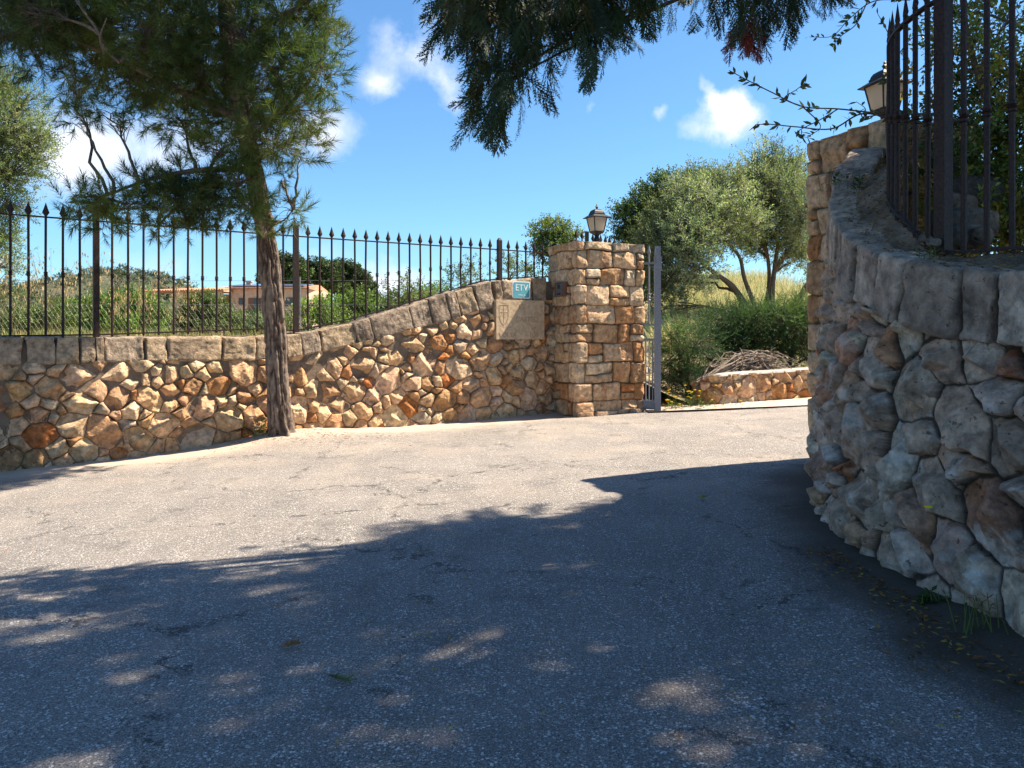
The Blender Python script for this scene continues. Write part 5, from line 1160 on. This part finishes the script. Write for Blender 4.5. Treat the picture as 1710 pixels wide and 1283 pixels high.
# bright bushes and scrub behind the left wall
bc = [(.12, .19, .03), (.16, .24, .04), (.10, .15, .03)]
BUSH = [(590, 'rounded bright green bush in sun right of the pine trunk below the railing', 19, [(560, 520, 34, 16), (600, 512, 30, 16), (640, 525, 26, 12), (580, 540, 44, 16)], bc),
        (520, 'bright yellow-green shrub beside the fence post right of the pine trunk', 17, [(512, 535, 20, 22), (540, 530, 24, 20), (500, 545, 16, 16)], bc),
        (670, 'low dark green shrub at the foot of the rising wall', 18, [(690, 510, 36, 10), (650, 520, 26, 12), (720, 500, 30, 10), (670, 530, 40, 14)], [(.07, .12, .03), (.09, .14, .03)]),
        (200, 'bright green hedge-like bush under the distant hill', 22, [(170, 520, 40, 20), (225, 515, 36, 24), (130, 530, 34, 16), (200, 545, 60, 16), (250, 530, 26, 18)], [(.08, .15, .02), (.11, .19, .03)]),
        (90, 'dull green scrub bush at the left below the hill', 20, [(60, 540, 40, 18), (100, 530, 30, 18), (20, 545, 30, 18)], [(.08, .11, .03), (.10, .13, .04)]),
        (350, 'tall olive-green bush in front of the villa porch', 24, [(325, 520, 24, 22), (360, 522, 22, 20), (345, 505, 14, 12), (310, 542, 26, 14), (350, 547, 46, 12), (385, 540, 16, 14)], [(.11, .14, .05), (.13, .16, .05)]),
        (420, 'clipped dark hedge below the villa windows', 26, [(410, 540, 30, 11), (440, 540, 24, 11), (470, 540, 24, 11), (425, 552, 50, 10)], [(.05, .09, .03)]),
        (445, 'pale grey-green bush behind the pine trunk', 20, [(432, 545, 14, 12), (450, 550, 18, 12)], [(.15, .18, .1)])]
for i, (px, lab, Y, bl, cc) in enumerate(BUSH):
    tree('bush', lab, 'bush', tuple(pt(px, 572, Y)), [([pt(px, 578, Y), pt(px, 545, Y)], .03, .015)], [ob(a, b, c, d, Y, 1., c) for a, b, c, d in bl], BROAD, M['leaf'], cc, 1300., 1.4, 90 + i, 'bushes behind the far wall', .012, .005, (0, 0, .9), .6, .3, None, .6, .15)

# shrubs on the bank: drooping evergreen sprays
jc = [(.04, .075, .03), (.055, .095, .035), (.03, .06, .028), (.075, .11, .045)]
SHR = [t_twig(i + 200, 26, .26, .030, .008, spread=.6) for i in range(4)]
SB = [(1150, 'juniper-like shrub with feathery sprays beside the open gate', 10.4, [(1130, 590, 26, 36), (1165, 575, 34, 30), (1125, 630, 28, 26), (1150, 640, 22, 20), (1120, 560, 20, 20), (1115, 610, 20, 24)]),
      (1230, 'drooping dark green shrub behind the pile of cut branches', 11.3, [(1210, 535, 36, 18), (1255, 532, 36, 20), (1200, 555, 40, 26), (1245, 550, 40, 28), (1220, 580, 40, 22), (1180, 600, 26, 24), (1270, 575, 36, 26)]),
      (1320, 'dense dark shrub behind the low wall, against the right wall', 11.2, [(1300, 530, 38, 22), (1340, 520, 30, 22), (1310, 545, 38, 26), (1340, 570, 30, 34), (1300, 585, 34, 24), (1355, 540, 30, 30), (1370, 590, 30, 30)])]
for i, (px, lab, Y, bl) in enumerate(SB):
    tree('evergreen_shrub', lab, 'shrub', tuple(pt(px, 650, Y)), [([pt(px, 662, Y), pt(px, 600, Y)], .04, .02)], [ob(a, b, c, d, Y, 1., c * 1.2) for a, b, c, d in bl], SHR, M['leaf'], jc, 3600., .9, 120 + i, 'shrubs on the bank', .02, .006, (0, -.2, .25), .8, .3, None, .8, .2)

# low wall
lowW = thing('low_stone_wall', 'knee-high retaining wall of cream and orange stones beyond the gateway', 'stone wall', (3.0, 10.0, .1))
LC = curve([(2.32, 10.55), (2.36, 10.15), (2.50, 9.93), (2.8, 9.98), (3.5, 10.2), (4.3, 10.5), (5.2, 10.9), (6.5, 11.5)], 200)
dL = np.gradient(LC, axis=0); dL /= np.linalg.norm(dL, axis=1)[:, None]; NL = np.stack([dL[:, 1], -dL[:, 0]], 1); SLL = np.concatenate([[0], np.cumsum(np.linalg.norm(np.diff(LC, axis=0), axis=1))])
zL0 = G(LC[:, 0], LC[:, 1]) - .06; zL1 = np.interp(np.arange(200), [0, 30, 60, 199], [.40, .50, .56, .72])
zL1 = EYE + (565 - np.interp(LC[:, 0] / LC[:, 1] * FPX + 855, [1150, 1190, 1250, 1350, 1500], [642, 627, 623, 617, 608])) / FPX * LC[:, 1]
arr_wall('rubble_face', LC, LC, NL, zL0, zL1, SLL, ([(.12, .1), (.09, .3), (.06, .3), (.035, .3)], 41, .93, 3000), 520, 56, dict(rust=.5, depth=.05), M['stone'], lowW, 133)
V = np.concatenate([np.concatenate([LC + NL * o_, (zL1 + dz)[:, None]], 1)[:, None] for o_, dz in ((.03, -.02), (.02, .008), (-.25, .012), (-.27, -.1))], 1).reshape(-1, 3)
mk('concrete_cap', V, grid_faces(200, 4), M['concrete'], lowW, np.tile((.42, .38, .34), (len(V), 1)), True)
# heap of cut branches
r_ = np.random.default_rng(77); mb = MB()
for k in range(230):
    a = pt(r_.uniform(1172, 1290), r_.uniform(612, 632), r_.uniform(10.25, 10.7)); b = pt(r_.uniform(1200, 1330), 0, r_.uniform(10.3, 10.9)); mid = pt(r_.uniform(1195, 1300), 0, 10.5)
    top = np.interp(855 + mid[0] / 10.5 * FPX, [1180, 1215, 1255, 1290, 1310], [618, 592, 575, 580, 610]); mid[2] = pt(0, top - r_.uniform(-30, 12), 10.5)[2]; b[2] = pt(0, r_.uniform(600, 632), 10.6)[2]
    if k % 5 == 0: a = pt(r_.uniform(1160, 1185), r_.uniform(630, 655), 10.0)
    c = bez(a, b, 0, 10, mid); c[1:] += np.cumsum(r_.normal(0, .02, (9, 3)), 0); q = r_.uniform(.005, .014); mb.tube(c, np.linspace(q * 1.3, q * .3, 10), 5)
    if r_.random() < .5: s = c[r_.integers(3, 7)]; mb.tube(bez(s, s + r_.normal(0, .08, 3), .03, 5), np.linspace(q * .7, q * .2, 5), 4)
tag(mb.build('branch_pile', M['deadwood'], None, True, loc=(2.95, 10.4, .6)), 'heap of tangled grey cut branches lying on the low wall', 'branch pile')

# grass
def blades(n, area, hmin, hmax, col, seed, w=.006, lean=.35, name='grass'):
    r_ = np.random.default_rng(seed); p = area(n, r_); n = len(p); h = r_.uniform(hmin, hmax, n); a = r_.uniform(0, 2 * np.pi, n); d = np.stack([np.cos(a), np.sin(a), 0 * a], 1) * (r_.uniform(.05, lean, n) * h)[:, None]
    s = np.stack([np.cos(a + 1.6), np.sin(a + 1.6), 0 * a], 1) * w * .5; up = np.array([0, 0, 1.])
    V = np.stack([p - s, p + s, p + d * .35 + up * (h * .6)[:, None] + s * .8, p + d * .35 + up * (h * .6)[:, None] - s * .8, p + d + up * h[:, None]], 1).reshape(-1, 3)
    i = np.arange(n)[:, None] * 5; F1 = (i + np.array([0, 1, 2, 3])); F2 = i + np.array([3, 2, 4])
    ci = r_.integers(0, len(col), n); c = np.repeat(np.array(col)[ci] * r_.uniform(.7, 1.3, (n, 1)), 5, 0)
    return V, F1, F2, c
# heights of the field by sampling its vertices
fm = bpy.data.objects['field'].data; fv = np.empty(len(fm.vertices) * 3, np.float32); fm.vertices.foreach_get('co', fv); fv = fv.reshape(-1, 3)
def zfield(x, y):
    out = np.zeros(len(x)); sel = fv[(fv[:, 1] < 60) & (np.abs(fv[:, 0]) < 40)]
    for k in range(0, len(x), 3000):
        d = (x[k:k + 3000, None] - sel[None, :, 0]) ** 2 + (y[k:k + 3000, None] - sel[None, :, 1]) ** 2
        out[k:k + 3000] = sel[d.argmin(1), 2]
    return out
def area_bank(n, r_):
    y = 12.6 + 13 * r_.random(n) ** 1.2; px = r_.uniform(1085, 1370, n); x = (px - 855) / FPX * y; return np.stack([x, y, zfield(x, y) - .02], 1)
V, F1, F2, c = blades(24000, area_bank, .15, .5, [(.62, .54, .32), (.54, .48, .26), (.70, .62, .40), (.30, .34, .13), (.20, .27, .08), (.22, .30, .09)], 1, .008, 1.1)
tag(mk('dry_grass', V, [F1, F2], M['grass'], None, c), 'tall pale dry grass covering the bank under the olives', 'grass', None, 'stuff')
def area_left(n, r_):
    px = r_.uniform(-60, 920, n); k = np.interp(px, rF, np.arange(400)); f = lerp_i(FEN, k); dd = .22 + 7 * r_.random(n) ** 2.2; x = f[:, 0] * (1 + dd / f[:, 1]); y = f[:, 1] + dd
    return np.stack([x, y, np.maximum(zfield(x, y), .9) - .02], 1)
V, F1, F2, c = blades(6500, area_left, .04, .20, [(.38, .32, .14), (.25, .27, .07), (.14, .20, .05), (.45, .38, .2)], 2, .006, .7)
tag(mk('wild_grass', V, [F1, F2], M['grass'], None, c), 'mixed green and straw coloured grass behind the far railing', 'grass', None, 'stuff')
# wild oats: tall stems with drooping spikelets
def oats():
    r_ = np.random.default_rng(12); mb = MB(); V = []; F = []; C_ = []
    for k in range(85):
        g = r_.choice(4, p=[.32, .33, .22, .13]); px = [r_.uniform(-20, 110), r_.uniform(130, 210), r_.uniform(200, 330), r_.uniform(470, 500)][g]
        i = np.interp(px, rF, np.arange(400)); f = lerp_i(FEN, np.array(i)); dd = r_.uniform(.25, 1.3); b = np.array([f[0] * (1 + dd / f[1]), f[1] + dd, .95]); h = [r_.uniform(.45, .9), r_.uniform(.4, .95), r_.uniform(.3, .85), r_.uniform(.5, 1.35)][g]
        if g == 3 and k % 3: h *= .5
        le = r_.normal(0, .22, 2) * h; tip = b + (le[0], le[1], h); c = bez(b, tip, 0, 10, b + (le[0] * .2, le[1] * .2, h * .62)); mb.tube(c, np.linspace(.0022, .0009, 10), 3, c=(.42, .36, .18), cap=False)
        for q in range(r_.integers(10, 20)):
            s = c[r_.integers(6, 10)] + r_.normal(0, .006, 3); e = s + np.array([r_.normal(0, .035), r_.normal(0, .03), -r_.uniform(0, .035)]); mb.tube([s, e], .0006, 3, c=(.45, .38, .2), cap=False)
            l = r_.uniform(.026, .042); w = .0055; n0 = len(V); a = r_.uniform(0, 6.28); sx, sy = math.cos(a) * w, math.sin(a) * w
            V += [e, e + (sx, sy, -l * .4), e + (r_.normal(0, .003), r_.normal(0, .003), -l), e - (sx, sy, l * .4)]; F.append([n0, n0 + 1, n0 + 2, n0 + 3]); C_ += [np.array([.52, .40, .24]) * r_.uniform(.7, 1.3)] * 4
    mb.add(np.array(V), np.array(F)); mb.c[-1] = np.array(C_)
    return mb.build('wild_oats', M['grass'], None)
tag(oats(), 'tall straw coloured wild oats standing behind the far railing', 'wild oats', None, 'stuff')

# yellow flowered weeds by the gate, small weeds at wall feet
def weed(base, n, h, label, seed, flowers=0, col=((.10, .16, .04), (.14, .2, .05)), lw=.016, ll=.05, fcol=(.8, .55, .02), r=.1, cat='weed'):
    r_ = np.random.default_rng(seed); root = thing('weed', label, cat, tuple(base)); mb = MB(); V = []; F = []; C_ = []; fb = MB()
    for k in range(n):
        b = np.array(base) + (r_.normal(0, r), r_.normal(0, r * .5), 0); hh = h * r_.uniform(.4, 1.1); t = b + (r_.normal(0, .25) * hh, r_.normal(0, .2) * hh, hh); c = bez(b, t, 0, 6, (b + t) / 2 + (0, 0, .1 * hh)); mb.tube(c, [.0025, .0022, .002, .0016, .0014, .001], 3, c=(.15, .2, .06), cap=False)
        for q in range(6):
            s = c[r_.integers(0, 5)]; a = r_.uniform(0, 6.28); d = np.array([math.cos(a), math.sin(a), r_.uniform(-.1, .7)]); d /= np.linalg.norm(d); w = np.cross(d, [0, 0, 1.]) ; n0 = len(V); l = ll * r_.uniform(.5, 1.2)
            V += [s, s + d * l * .5 + w * lw * .5, s + d * l, s + d * l * .5 - w * lw * .5]; F.append([n0, n0 + 1, n0 + 2, n0 + 3]); C_ += [np.array(col[r_.integers(0, len(col))]) * r_.uniform(.7, 1.3)] * 4
        if k < flowers: fb = MB(); fb.lathe([(.0, .003), (.008, .006), (.016, .008), (.018, .004), (.004, -.004)], *t, 8, c=fcol); fb.build('flower', M['grass'], root)
    mb.add(np.array(V), np.array(F)); mb.c[-1] = np.array(C_); mb.build('leaves', M['grass'], root)
    return root
def gz_(px, py, Y): q = pt(px, py, Y); q[2] = float(G(q[0], q[1])) + .0; return q
weed(gz_(1150, 680, 9.75), 34, .26, 'yellow flowered weeds at the foot of the shrub beside the open gate', 1, 14, r=.16)
weed(gz_(1120, 685, 9.6), 20, .12, 'low green weeds around the bottom of the gate stile', 2, 4, r=.12)
weed(gz_(1185, 680, 9.7), 22, .10, 'low green weeds at the corner of the low wall', 3, 2, r=.16)
kk_ = int(front_at_px(440)); q = FRONT[kk_] + NF[kk_] * .12; weed((q[0], q[1], float(G(*q))), 22, .16, 'bright green weed between the pine trunk and the stone wall', 4, 0, ((.14, .22, .04), (.18, .26, .05)), .02, .05, r=.09)
weed((1.415, 2.72, float(G(1.4, 2.7)) + .02), 9, .05, 'small dark green leafy weed at the foot of the near right wall', 5, 0, ((.04, .09, .02),), .022, .035, r=.03)
weed((1.43, 2.45, float(G(1.4, 2.7)) + .02), 14, .14, 'feathery weed growing up the near right wall', 6, 0, ((.06, .09, .025), (.08, .08, .03)), .006, .03, r=.04)
weed((1.56, 3.0, 1.30), 5, .05, 'tiny weed on the coping of the near right wall', 8, 0, ((.07, .12, .03),), .012, .03, r=.02)
weed((1.80, 4.25, 1.80), 16, .10, 'dark green weed rooted in the earth atop the near wall', 9, 0, ((.05, .09, .03), (.07, .12, .03)), .016, .04, r=.09)

# leaf litter at the foot of the near wall, and scattered on the road
def litter():
    r_ = np.random.default_rng(3); V = []; F = []; C_ = []
    def leaf(x, y, l, w, c, z=.006):
        a = r_.uniform(0, 6.28); d = np.array([math.cos(a), math.sin(a), r_.normal(0, .15)]); s = np.array([-d[1], d[0], r_.normal(0, .15)]); b = np.array([x, y, float(G(x, y)) + z + .012]); n0 = len(V)
        V.extend([b, b + d * l * .5 + s * w * .5 + (0, 0, .003), b + d * l, b + d * l * .5 - s * w * .5]); F.append([n0, n0 + 1, n0 + 2, n0 + 3]); C_.extend([np.array(c) * r_.uniform(.7, 1.2)] * 4)
    pal = [(.22, .10, .03), (.40, .26, .05), (.14, .08, .04), (.35, .18, .06), (.10, .06, .03)]
    for k in range(1000):
        i = r_.uniform(10, 150); b = lerp_i(Bxy, np.array(i)); nn = lerp_i(NT, np.array(i)); o = abs(r_.normal(0, .10)) + .0; o *= 1.5 if i < 95 else .6
        leaf(b[0] + nn[0] * (o + .05), b[1] + nn[1] * (o + .05), r_.uniform(.012, .035), r_.uniform(.004, .014), pal[r_.integers(0, 5)], r_.uniform(.0, .02))
    for k in range(420):
        y = 1.9 + 3.6 * r_.random() ** 1.3; px = 1710 - 1200 * r_.random() ** 1.5; x = (px - 855) / FPX * y
        leaf(x, y, r_.uniform(.008, .03), r_.uniform(.003, .007), [(.42, .32, .06), (.30, .15, .05), (.45, .38, .10), (.3, .3, .08)][r_.integers(0, 4)])
    for k in range(140):
        y = r_.uniform(2.2, 7.5); x = r_.uniform(-3.5, 2); leaf(x, y, r_.uniform(.01, .03), .006, pal[r_.integers(0, 5)])
    for k in range(500):
        a = r_.uniform(0, 6.28); q = .16 + abs(r_.normal(0, .4)); x, y = -2.27 + q * math.cos(a) * 1.6, 7.72 + q * math.sin(a) * .5; leaf(x, y, r_.uniform(.02, .05), .004, pal[r_.integers(0, 5)], .004)
    for k in range(1600):
        i = r_.uniform(60, 270); w = r_.random(); f = lerp_i(Txy, np.array(i)); zf = float(lerp_i(Tz, np.array(i))); j = int(np.argmin(np.hypot(RFc[:, 0] - f[0], RFc[:, 1] - f[1]))); g = RFc[j]
        x, y, z = f[0] * (1 - w) + g[0] * w, f[1] * (1 - w) + g[1] * w, zf * (1 - w) + g[2] * w; n0 = len(V); leaf(x, y, r_.uniform(.008, .03), r_.uniform(.003, .008), pal[r_.integers(0, 5)])
        for q in range(4): V[n0 + q] = V[n0 + q] + (0, 0, z + .004 - float(G(x, y)) - .012)
    return mk('leaf_litter', np.array(V), np.array(F), M['grass'], None, np.array(C_))
tag(litter(), 'dry leaves and needles scattered over the road and at the wall foot', 'leaf litter', None, 'stuff')
def sprig(px, py, name, label, L, col, seed, rot):
    zr = -.98; Y = -zr * FPX / (py - 565); x = (px - 855) / FPX * Y; r_ = np.random.default_rng(seed); mb = MB(); b = np.array([x, Y, float(G(x, Y)) + .018]); d = np.array([math.cos(rot), math.sin(rot), 0]); s = np.array([-d[1], d[0], 0])
    c = np.array([b + d * L * t + s * .01 * math.sin(t * 4) for t in np.linspace(0, 1, 8)]); mb.tube(c, np.linspace(.002, .001, 8), 4, c=col)
    for k in range(26):
        t = .15 + .85 * k / 26; q = b + d * L * t; sd = 1 if k % 2 else -1; e = q + (d * .6 + s * sd) * .02 * r_.uniform(.6, 1.1) + (0, 0, r_.uniform(-.003, .012)); mb.tube([q, e], [.0026, .0012], 3, c=tuple(np.array(col) * r_.uniform(.7, 1.3)), cap=False)
    tag(mb.build(name, M['grass'], None, loc=tuple(b)), label, 'twig')
sprig(548, 1122, 'fallen_sprig', 'small green conifer sprig lying on the shaded asphalt', .085, (.16, .18, .07), 1, -.5)
sprig(470, 1072, 'fallen_sprig', 'little rust-brown dead sprig lying on the shaded asphalt', .06, (.34, .16, .06), 2, .7)
sprig(1165, 850, 'fallen_sprig', 'single yellow leaf sprig on the shaded asphalt beyond the others', .05, (.4, .36, .08), 3, .3)
weed_y = (1.50, 2.78, .60)
# yellow petal on the near wall
mb = MB(); mb.lathe([(0, .004), (.012, .006), (.014, .002), (.0, -.003)], 0, 0, 0, 7, c=(.85, .7, .02)); V = mb.v[0]; 
qf = pt(1551, 848, 2.68); mb.v[0] = V + qf
tag(mb.build('yellow_flower', M['grass'], None, loc=tuple(qf)), 'tiny yellow flower caught between boulders of the near right wall', 'flower')

# ================================================================== BACKGROUND
# wire mesh fence with pole
wf = thing('wire_fence', 'thin wire mesh fence with a slim grey pole beyond the iron railing', 'wire fence', (-3.0, 11.0, .9))
YW = 11.0; mb = MB(); q = pt(500, 465, YW); mb.tube([(q[0], YW, .9), (q[0], YW, q[2] + .02)], .022, 8); mb.build('pole', M['galv'], wf)
mb = MB(); q = pt(-150, 466, YW + .2); mb.tube([(q[0], YW, .9), (q[0], YW, q[2] + .02)], .022, 8); mb.build('pole', M['galv'], wf)
q = pt(830, 466, YW); mb = MB(); mb.tube([(q[0], YW, .9), (q[0], YW, q[2] + .02)], .022, 8); mb.build('pole', M['galv'], wf)
mb = MB(); zt_ = pt(0, 468, YW)[2]
x0, x1 = pt(-150, 0, YW)[0], pt(830, 0, YW)[0]
for z in (zt_, zt_ - .33, 1.05): mb.tube([(x0, YW, z), ((x0 + x1) / 2, YW, z - .01), (x1, YW, z)], .0022, 3)
for k in range(120): x = x0 + (x1 - x0) * k / 119; mb.tube([(x - .17, YW, zt_ - .33), (x + .17, YW, .98)], .0006, 3, cap=False); mb.tube([(x + .17, YW, zt_ - .33), (x - .17, YW, .98)], .0006, 3, cap=False)
mb.build('wire_mesh', M['galv'], wf)

# villa
HY = 72.
vil = thing('villa', 'low villa with terracotta roof, porch and solar panels seen far behind the railing', 'house', tuple(pt(400, 567, HY)))
def hx(px, Y=HY): return (px - 855) / FPX * Y
def hz(py, Y=HY): return EYE + (565 - py) / FPX * Y
mb = MB(); x0, x1 = hx(384), hx(512); mb.box((x0 + x1) / 2, HY + 4, (.6 + hz(482)) / 2, x1 - x0, 8, hz(482) - .6); 
# gable end wing
xg0, xg1 = hx(512), hx(531, HY + 3); zr = hz(474); 
mb.hexa([(xg0, HY, .6), (xg1 + .6, HY + 5, .6), (xg1 - 2, HY + 8.1, .6), (xg0 - .5, HY + 8.1, .6), (xg0, HY, hz(481)), (xg1 + .6, HY + 5, hz(487)), (xg1 - 2, HY + 8.1, hz(481)), (xg0 - .5, HY + 8.1, hz(475))])
mb.build('wall', M['wallpaint'], vil)
mb = MB(); mb.hexa([(x0 - .3, HY - .4, hz(483)), (x1 + .35, HY - .4, hz(483)), (x1 + .35, HY + 8.4, hz(483)), (x0 - .3, HY + 8.4, hz(483)), (x0 - .3, HY - .4, hz(480.5)), (x1 + .35, HY - .4, hz(480.5)), (x1 + .2, HY + 4.2, hz(471)), (x0 - .3, HY + 4.2, hz(471))]); rf = mb.build('roof', M['rooftile'], vil)
for k in range(11):
    xa = hx(382) + k * .62; xb = xa + .56; za, zb_ = hz(479.5) + .06, hz(472.5) + .06; mb = MB(); mb.hexa([(xa, HY, za), (xb, HY, za), (xb, HY + 3.6, zb_), (xa, HY + 3.6, zb_), (xa, HY, za + .08), (xb, HY, za + .08), (xb, HY + 3.6, zb_ + .08), (xa, HY + 3.6, zb_ + .08)]); mb.build('solar_panel', M['panel'], vil)
mb = MB(); mb.box(hx(398), HY + 3, (hz(481) + hz(467)) / 2, .42, .5, hz(467) - hz(481)); mb.box(hx(398), HY + 3, hz(466.4), .6, .7, .12); mb.build('chimney', M['wallpaint'], rf)
mb = MB(); mb.box(hx(470), HY + 5, hz(470), .5, .5, .8); mb.build('chimney', M['wallpaint'], rf)
# porch
mb = MB(); xa, xb = hx(249), hx(390); mb.hexa([(xa, HY - 2.5, hz(491)), (xb, HY - 2.5, hz(490)), (xb, HY + 4, hz(486)), (xa, HY + 4, hz(486)), (xa, HY - 2.5, hz(489.5)), (xb, HY - 2.5, hz(487)), (xb - .6, HY + 4, hz(475)), (xa + 5.2, HY + 4, hz(477))]); 
for k in range(34):
    x = xa + (xb - xa) * (k + .5) / 34; xt = xa + 5.2 + (xb - .6 - xa - 5.2) * (k + .5) / 34; mb.tube([(x, HY - 2.55, hz(489.5 - 2.5 * k / 34) + .03), (xt, HY + 4, hz(477 - 2 * k / 34) + .05)], .085, 5)
mb.build('porch_roof', M['rooftile'], vil)
for px in (258, 379, 318):
    mb = MB(); mb.box(hx(px), HY - 2, (.6 + hz(489)) / 2, .55, .55, hz(489) - .6); mb.build('porch_post', M['wallpaint'], vil)
mb = MB(); mb.box((hx(262) + hx(384)) / 2, HY + 3.8, (.6 + hz(488)) / 2, hx(384) - hx(262), .3, hz(488) - .6); mb.build('porch_wall', M['wallpaint'], vil)
for (a, b, c, d) in ((399, 407, 498, 510), (476, 491, 497, 512)):
    mb = MB(); mb.box((hx(a) + hx(b)) / 2, HY - .02, (hz(c) + hz(d)) / 2, hx(b) - hx(a), .1, hz(c) - hz(d)); w_ = mb.build('window', M['shutter'], vil)
    mb = MB(); mb.box((hx(a) + hx(b)) / 2, HY - .09, (hz(c) + hz(d)) / 2, (hx(b) - hx(a)) * .72, .06, (hz(c) - hz(d)) * .75); mb.build('pane', M['darkglass'], w_)
mb = MB(); mb.box((hx(415) + hx(436)) / 2, HY - .02, (hz(498) + hz(530)) / 2, hx(436) - hx(415), .1, hz(498) - hz(530)); dr_ = mb.build('door', M['shutter'], vil)
mb = MB(); mb.box((hx(424) + hx(434)) / 2, HY - .09, (hz(500) + hz(520)) / 2, (hx(434) - hx(424)), .06, (hz(500) - hz(520))); mb.build('pane', M['darkglass'], dr_)

# background pines
BIGP = [t_twig(i + 400, 22, .9, .38, .16, spread=1.2) for i in range(5)]
bp_ = [(.05, .075, .028), (.06, .09, .03), (.04, .065, .025)]
for i, (px, lab, bl) in enumerate([(485, 'tallest dark pine directly behind the villa roof', [(480, 448, 22, 16), (465, 462, 18, 16), (495, 462, 20, 16), (450, 470, 14, 12), (478, 474, 26, 12)]),
                                   (530, 'broad dark pine right of the villa roof', [(525, 455, 20, 14), (545, 460, 20, 14), (512, 470, 18, 14), (535, 478, 26, 12)]),
                                   (575, 'rounded pine with sky under its crown, between its neighbours', [(570, 455, 20, 12), (590, 462, 18, 14), (560, 472, 20, 14), (580, 482, 24, 12)]),
                                   (608, 'lowest rightmost pine of the group beyond the railing', [(602, 475, 16, 14), (612, 488, 14, 12), (595, 492, 18, 10), (620, 500, 8, 8)])]):
    Y = 100. + i * 3; tree('distant_pine', lab, 'pine tree', tuple(pt(px, 570, Y)), [([pt(px, 572, Y), pt(px + 3, 510, Y), pt(px, 470, Y)], .3, .15), ([pt(px + 4, 540, Y), pt(px - 10, 500, Y), pt(px - 12, 475, Y)], .16, .09)], [ob(a, b, c, d, Y, 1., c) for a, b, c, d in bl], BIGP, M['needle'], bp_, 75., 1.1, 150 + i, 'pines behind the villa', .1, .03, (0, 0, .9), .6, .3, None, .7, .1)
# small palm-like tree near porch & far scrub belt
r_ = np.random.default_rng(31)
def scrub():
    n = 5200; px = r_.uniform(-250, 1400, n); Y = r_.uniform(34, 240, n) ; x = (px - 855) / FPX * Y; h = r_.uniform(0, 1, n) * np.interp(px, [-250, 60, 220, 300, 520, 560, 700, 900, 1000, 1400], [2.0, 1.6, 1.2, 1.0, .8, 1.8, 2.2, 2.4, 2.6, 3.]) * (Y / 90) ** .4
    h *= .6 + .4 * np.sin(x * .9) * np.sin(Y * .7)
    keep = ~((px > 235) & (px < 545) & (Y < 84)); x, Y, h = x[keep], Y[keep], h[keep]; n = len(x)
    pos = np.stack([x, Y, .8 + np.abs(h)], 1); cc = np.array([(.09, .13, .035), (.12, .17, .04), (.07, .10, .035), (.16, .18, .07)])[r_.integers(0, 4, n)] * r_.uniform(.8, 1.2, (n, 1))
    V, F, C_ = scatter(BIGP, pos, rand_rot(n, r_, np.tile((0, 0, 1.), (n, 1)), .6), r_.uniform(.6, 1.1, n), cc, r_); return mk('scrub', V, F, M['leaf'], None, C_)
tag(scrub(), 'far belt of green scrub and low trees along the horizon', 'scrub', None, 'stuff')
def wood():
    n = 1700; i = r_.integers(0, len(HP), n * 3); P = HP[i]; P = P[P[:, 2] > 4][:n]; pos = []; cc = []
    for p in P:
        m = 9; R_ = r_.uniform(1.6, 3.4); d = r_.normal(size=(m, 3)); d /= np.linalg.norm(d, axis=1)[:, None]; pos.append(p + (0, 0, R_ * .9) + d * R_ * (1, 1, .7) * r_.uniform(.5, 1, (m, 1))); cc.append(np.tile(np.array([(.045, .065, .038), (.055, .08, .04), (.07, .09, .05)])[r_.integers(0, 3)], (m, 1)) * r_.uniform(.8, 1.2, (m, 1)))
    pos = np.concatenate(pos); V, F, C_ = scatter(BIGP, pos, rand_rot(len(pos), r_, np.tile((0, 0, 1.), (len(pos), 1)), .8), r_.uniform(1.3, 2.2, len(pos)), np.concatenate(cc), r_); return mk('hill_wood', V, F, M['needle'], None, C_)
tag(wood(), 'dark pines covering the distant hill', 'woodland', None, 'stuff')
print('OBJECTS', len(bpy.data.objects), 'pickets', npk, 'tris~', sum(len(o.data.polygons) for o in bpy.data.objects if o.type == 'MESH'))
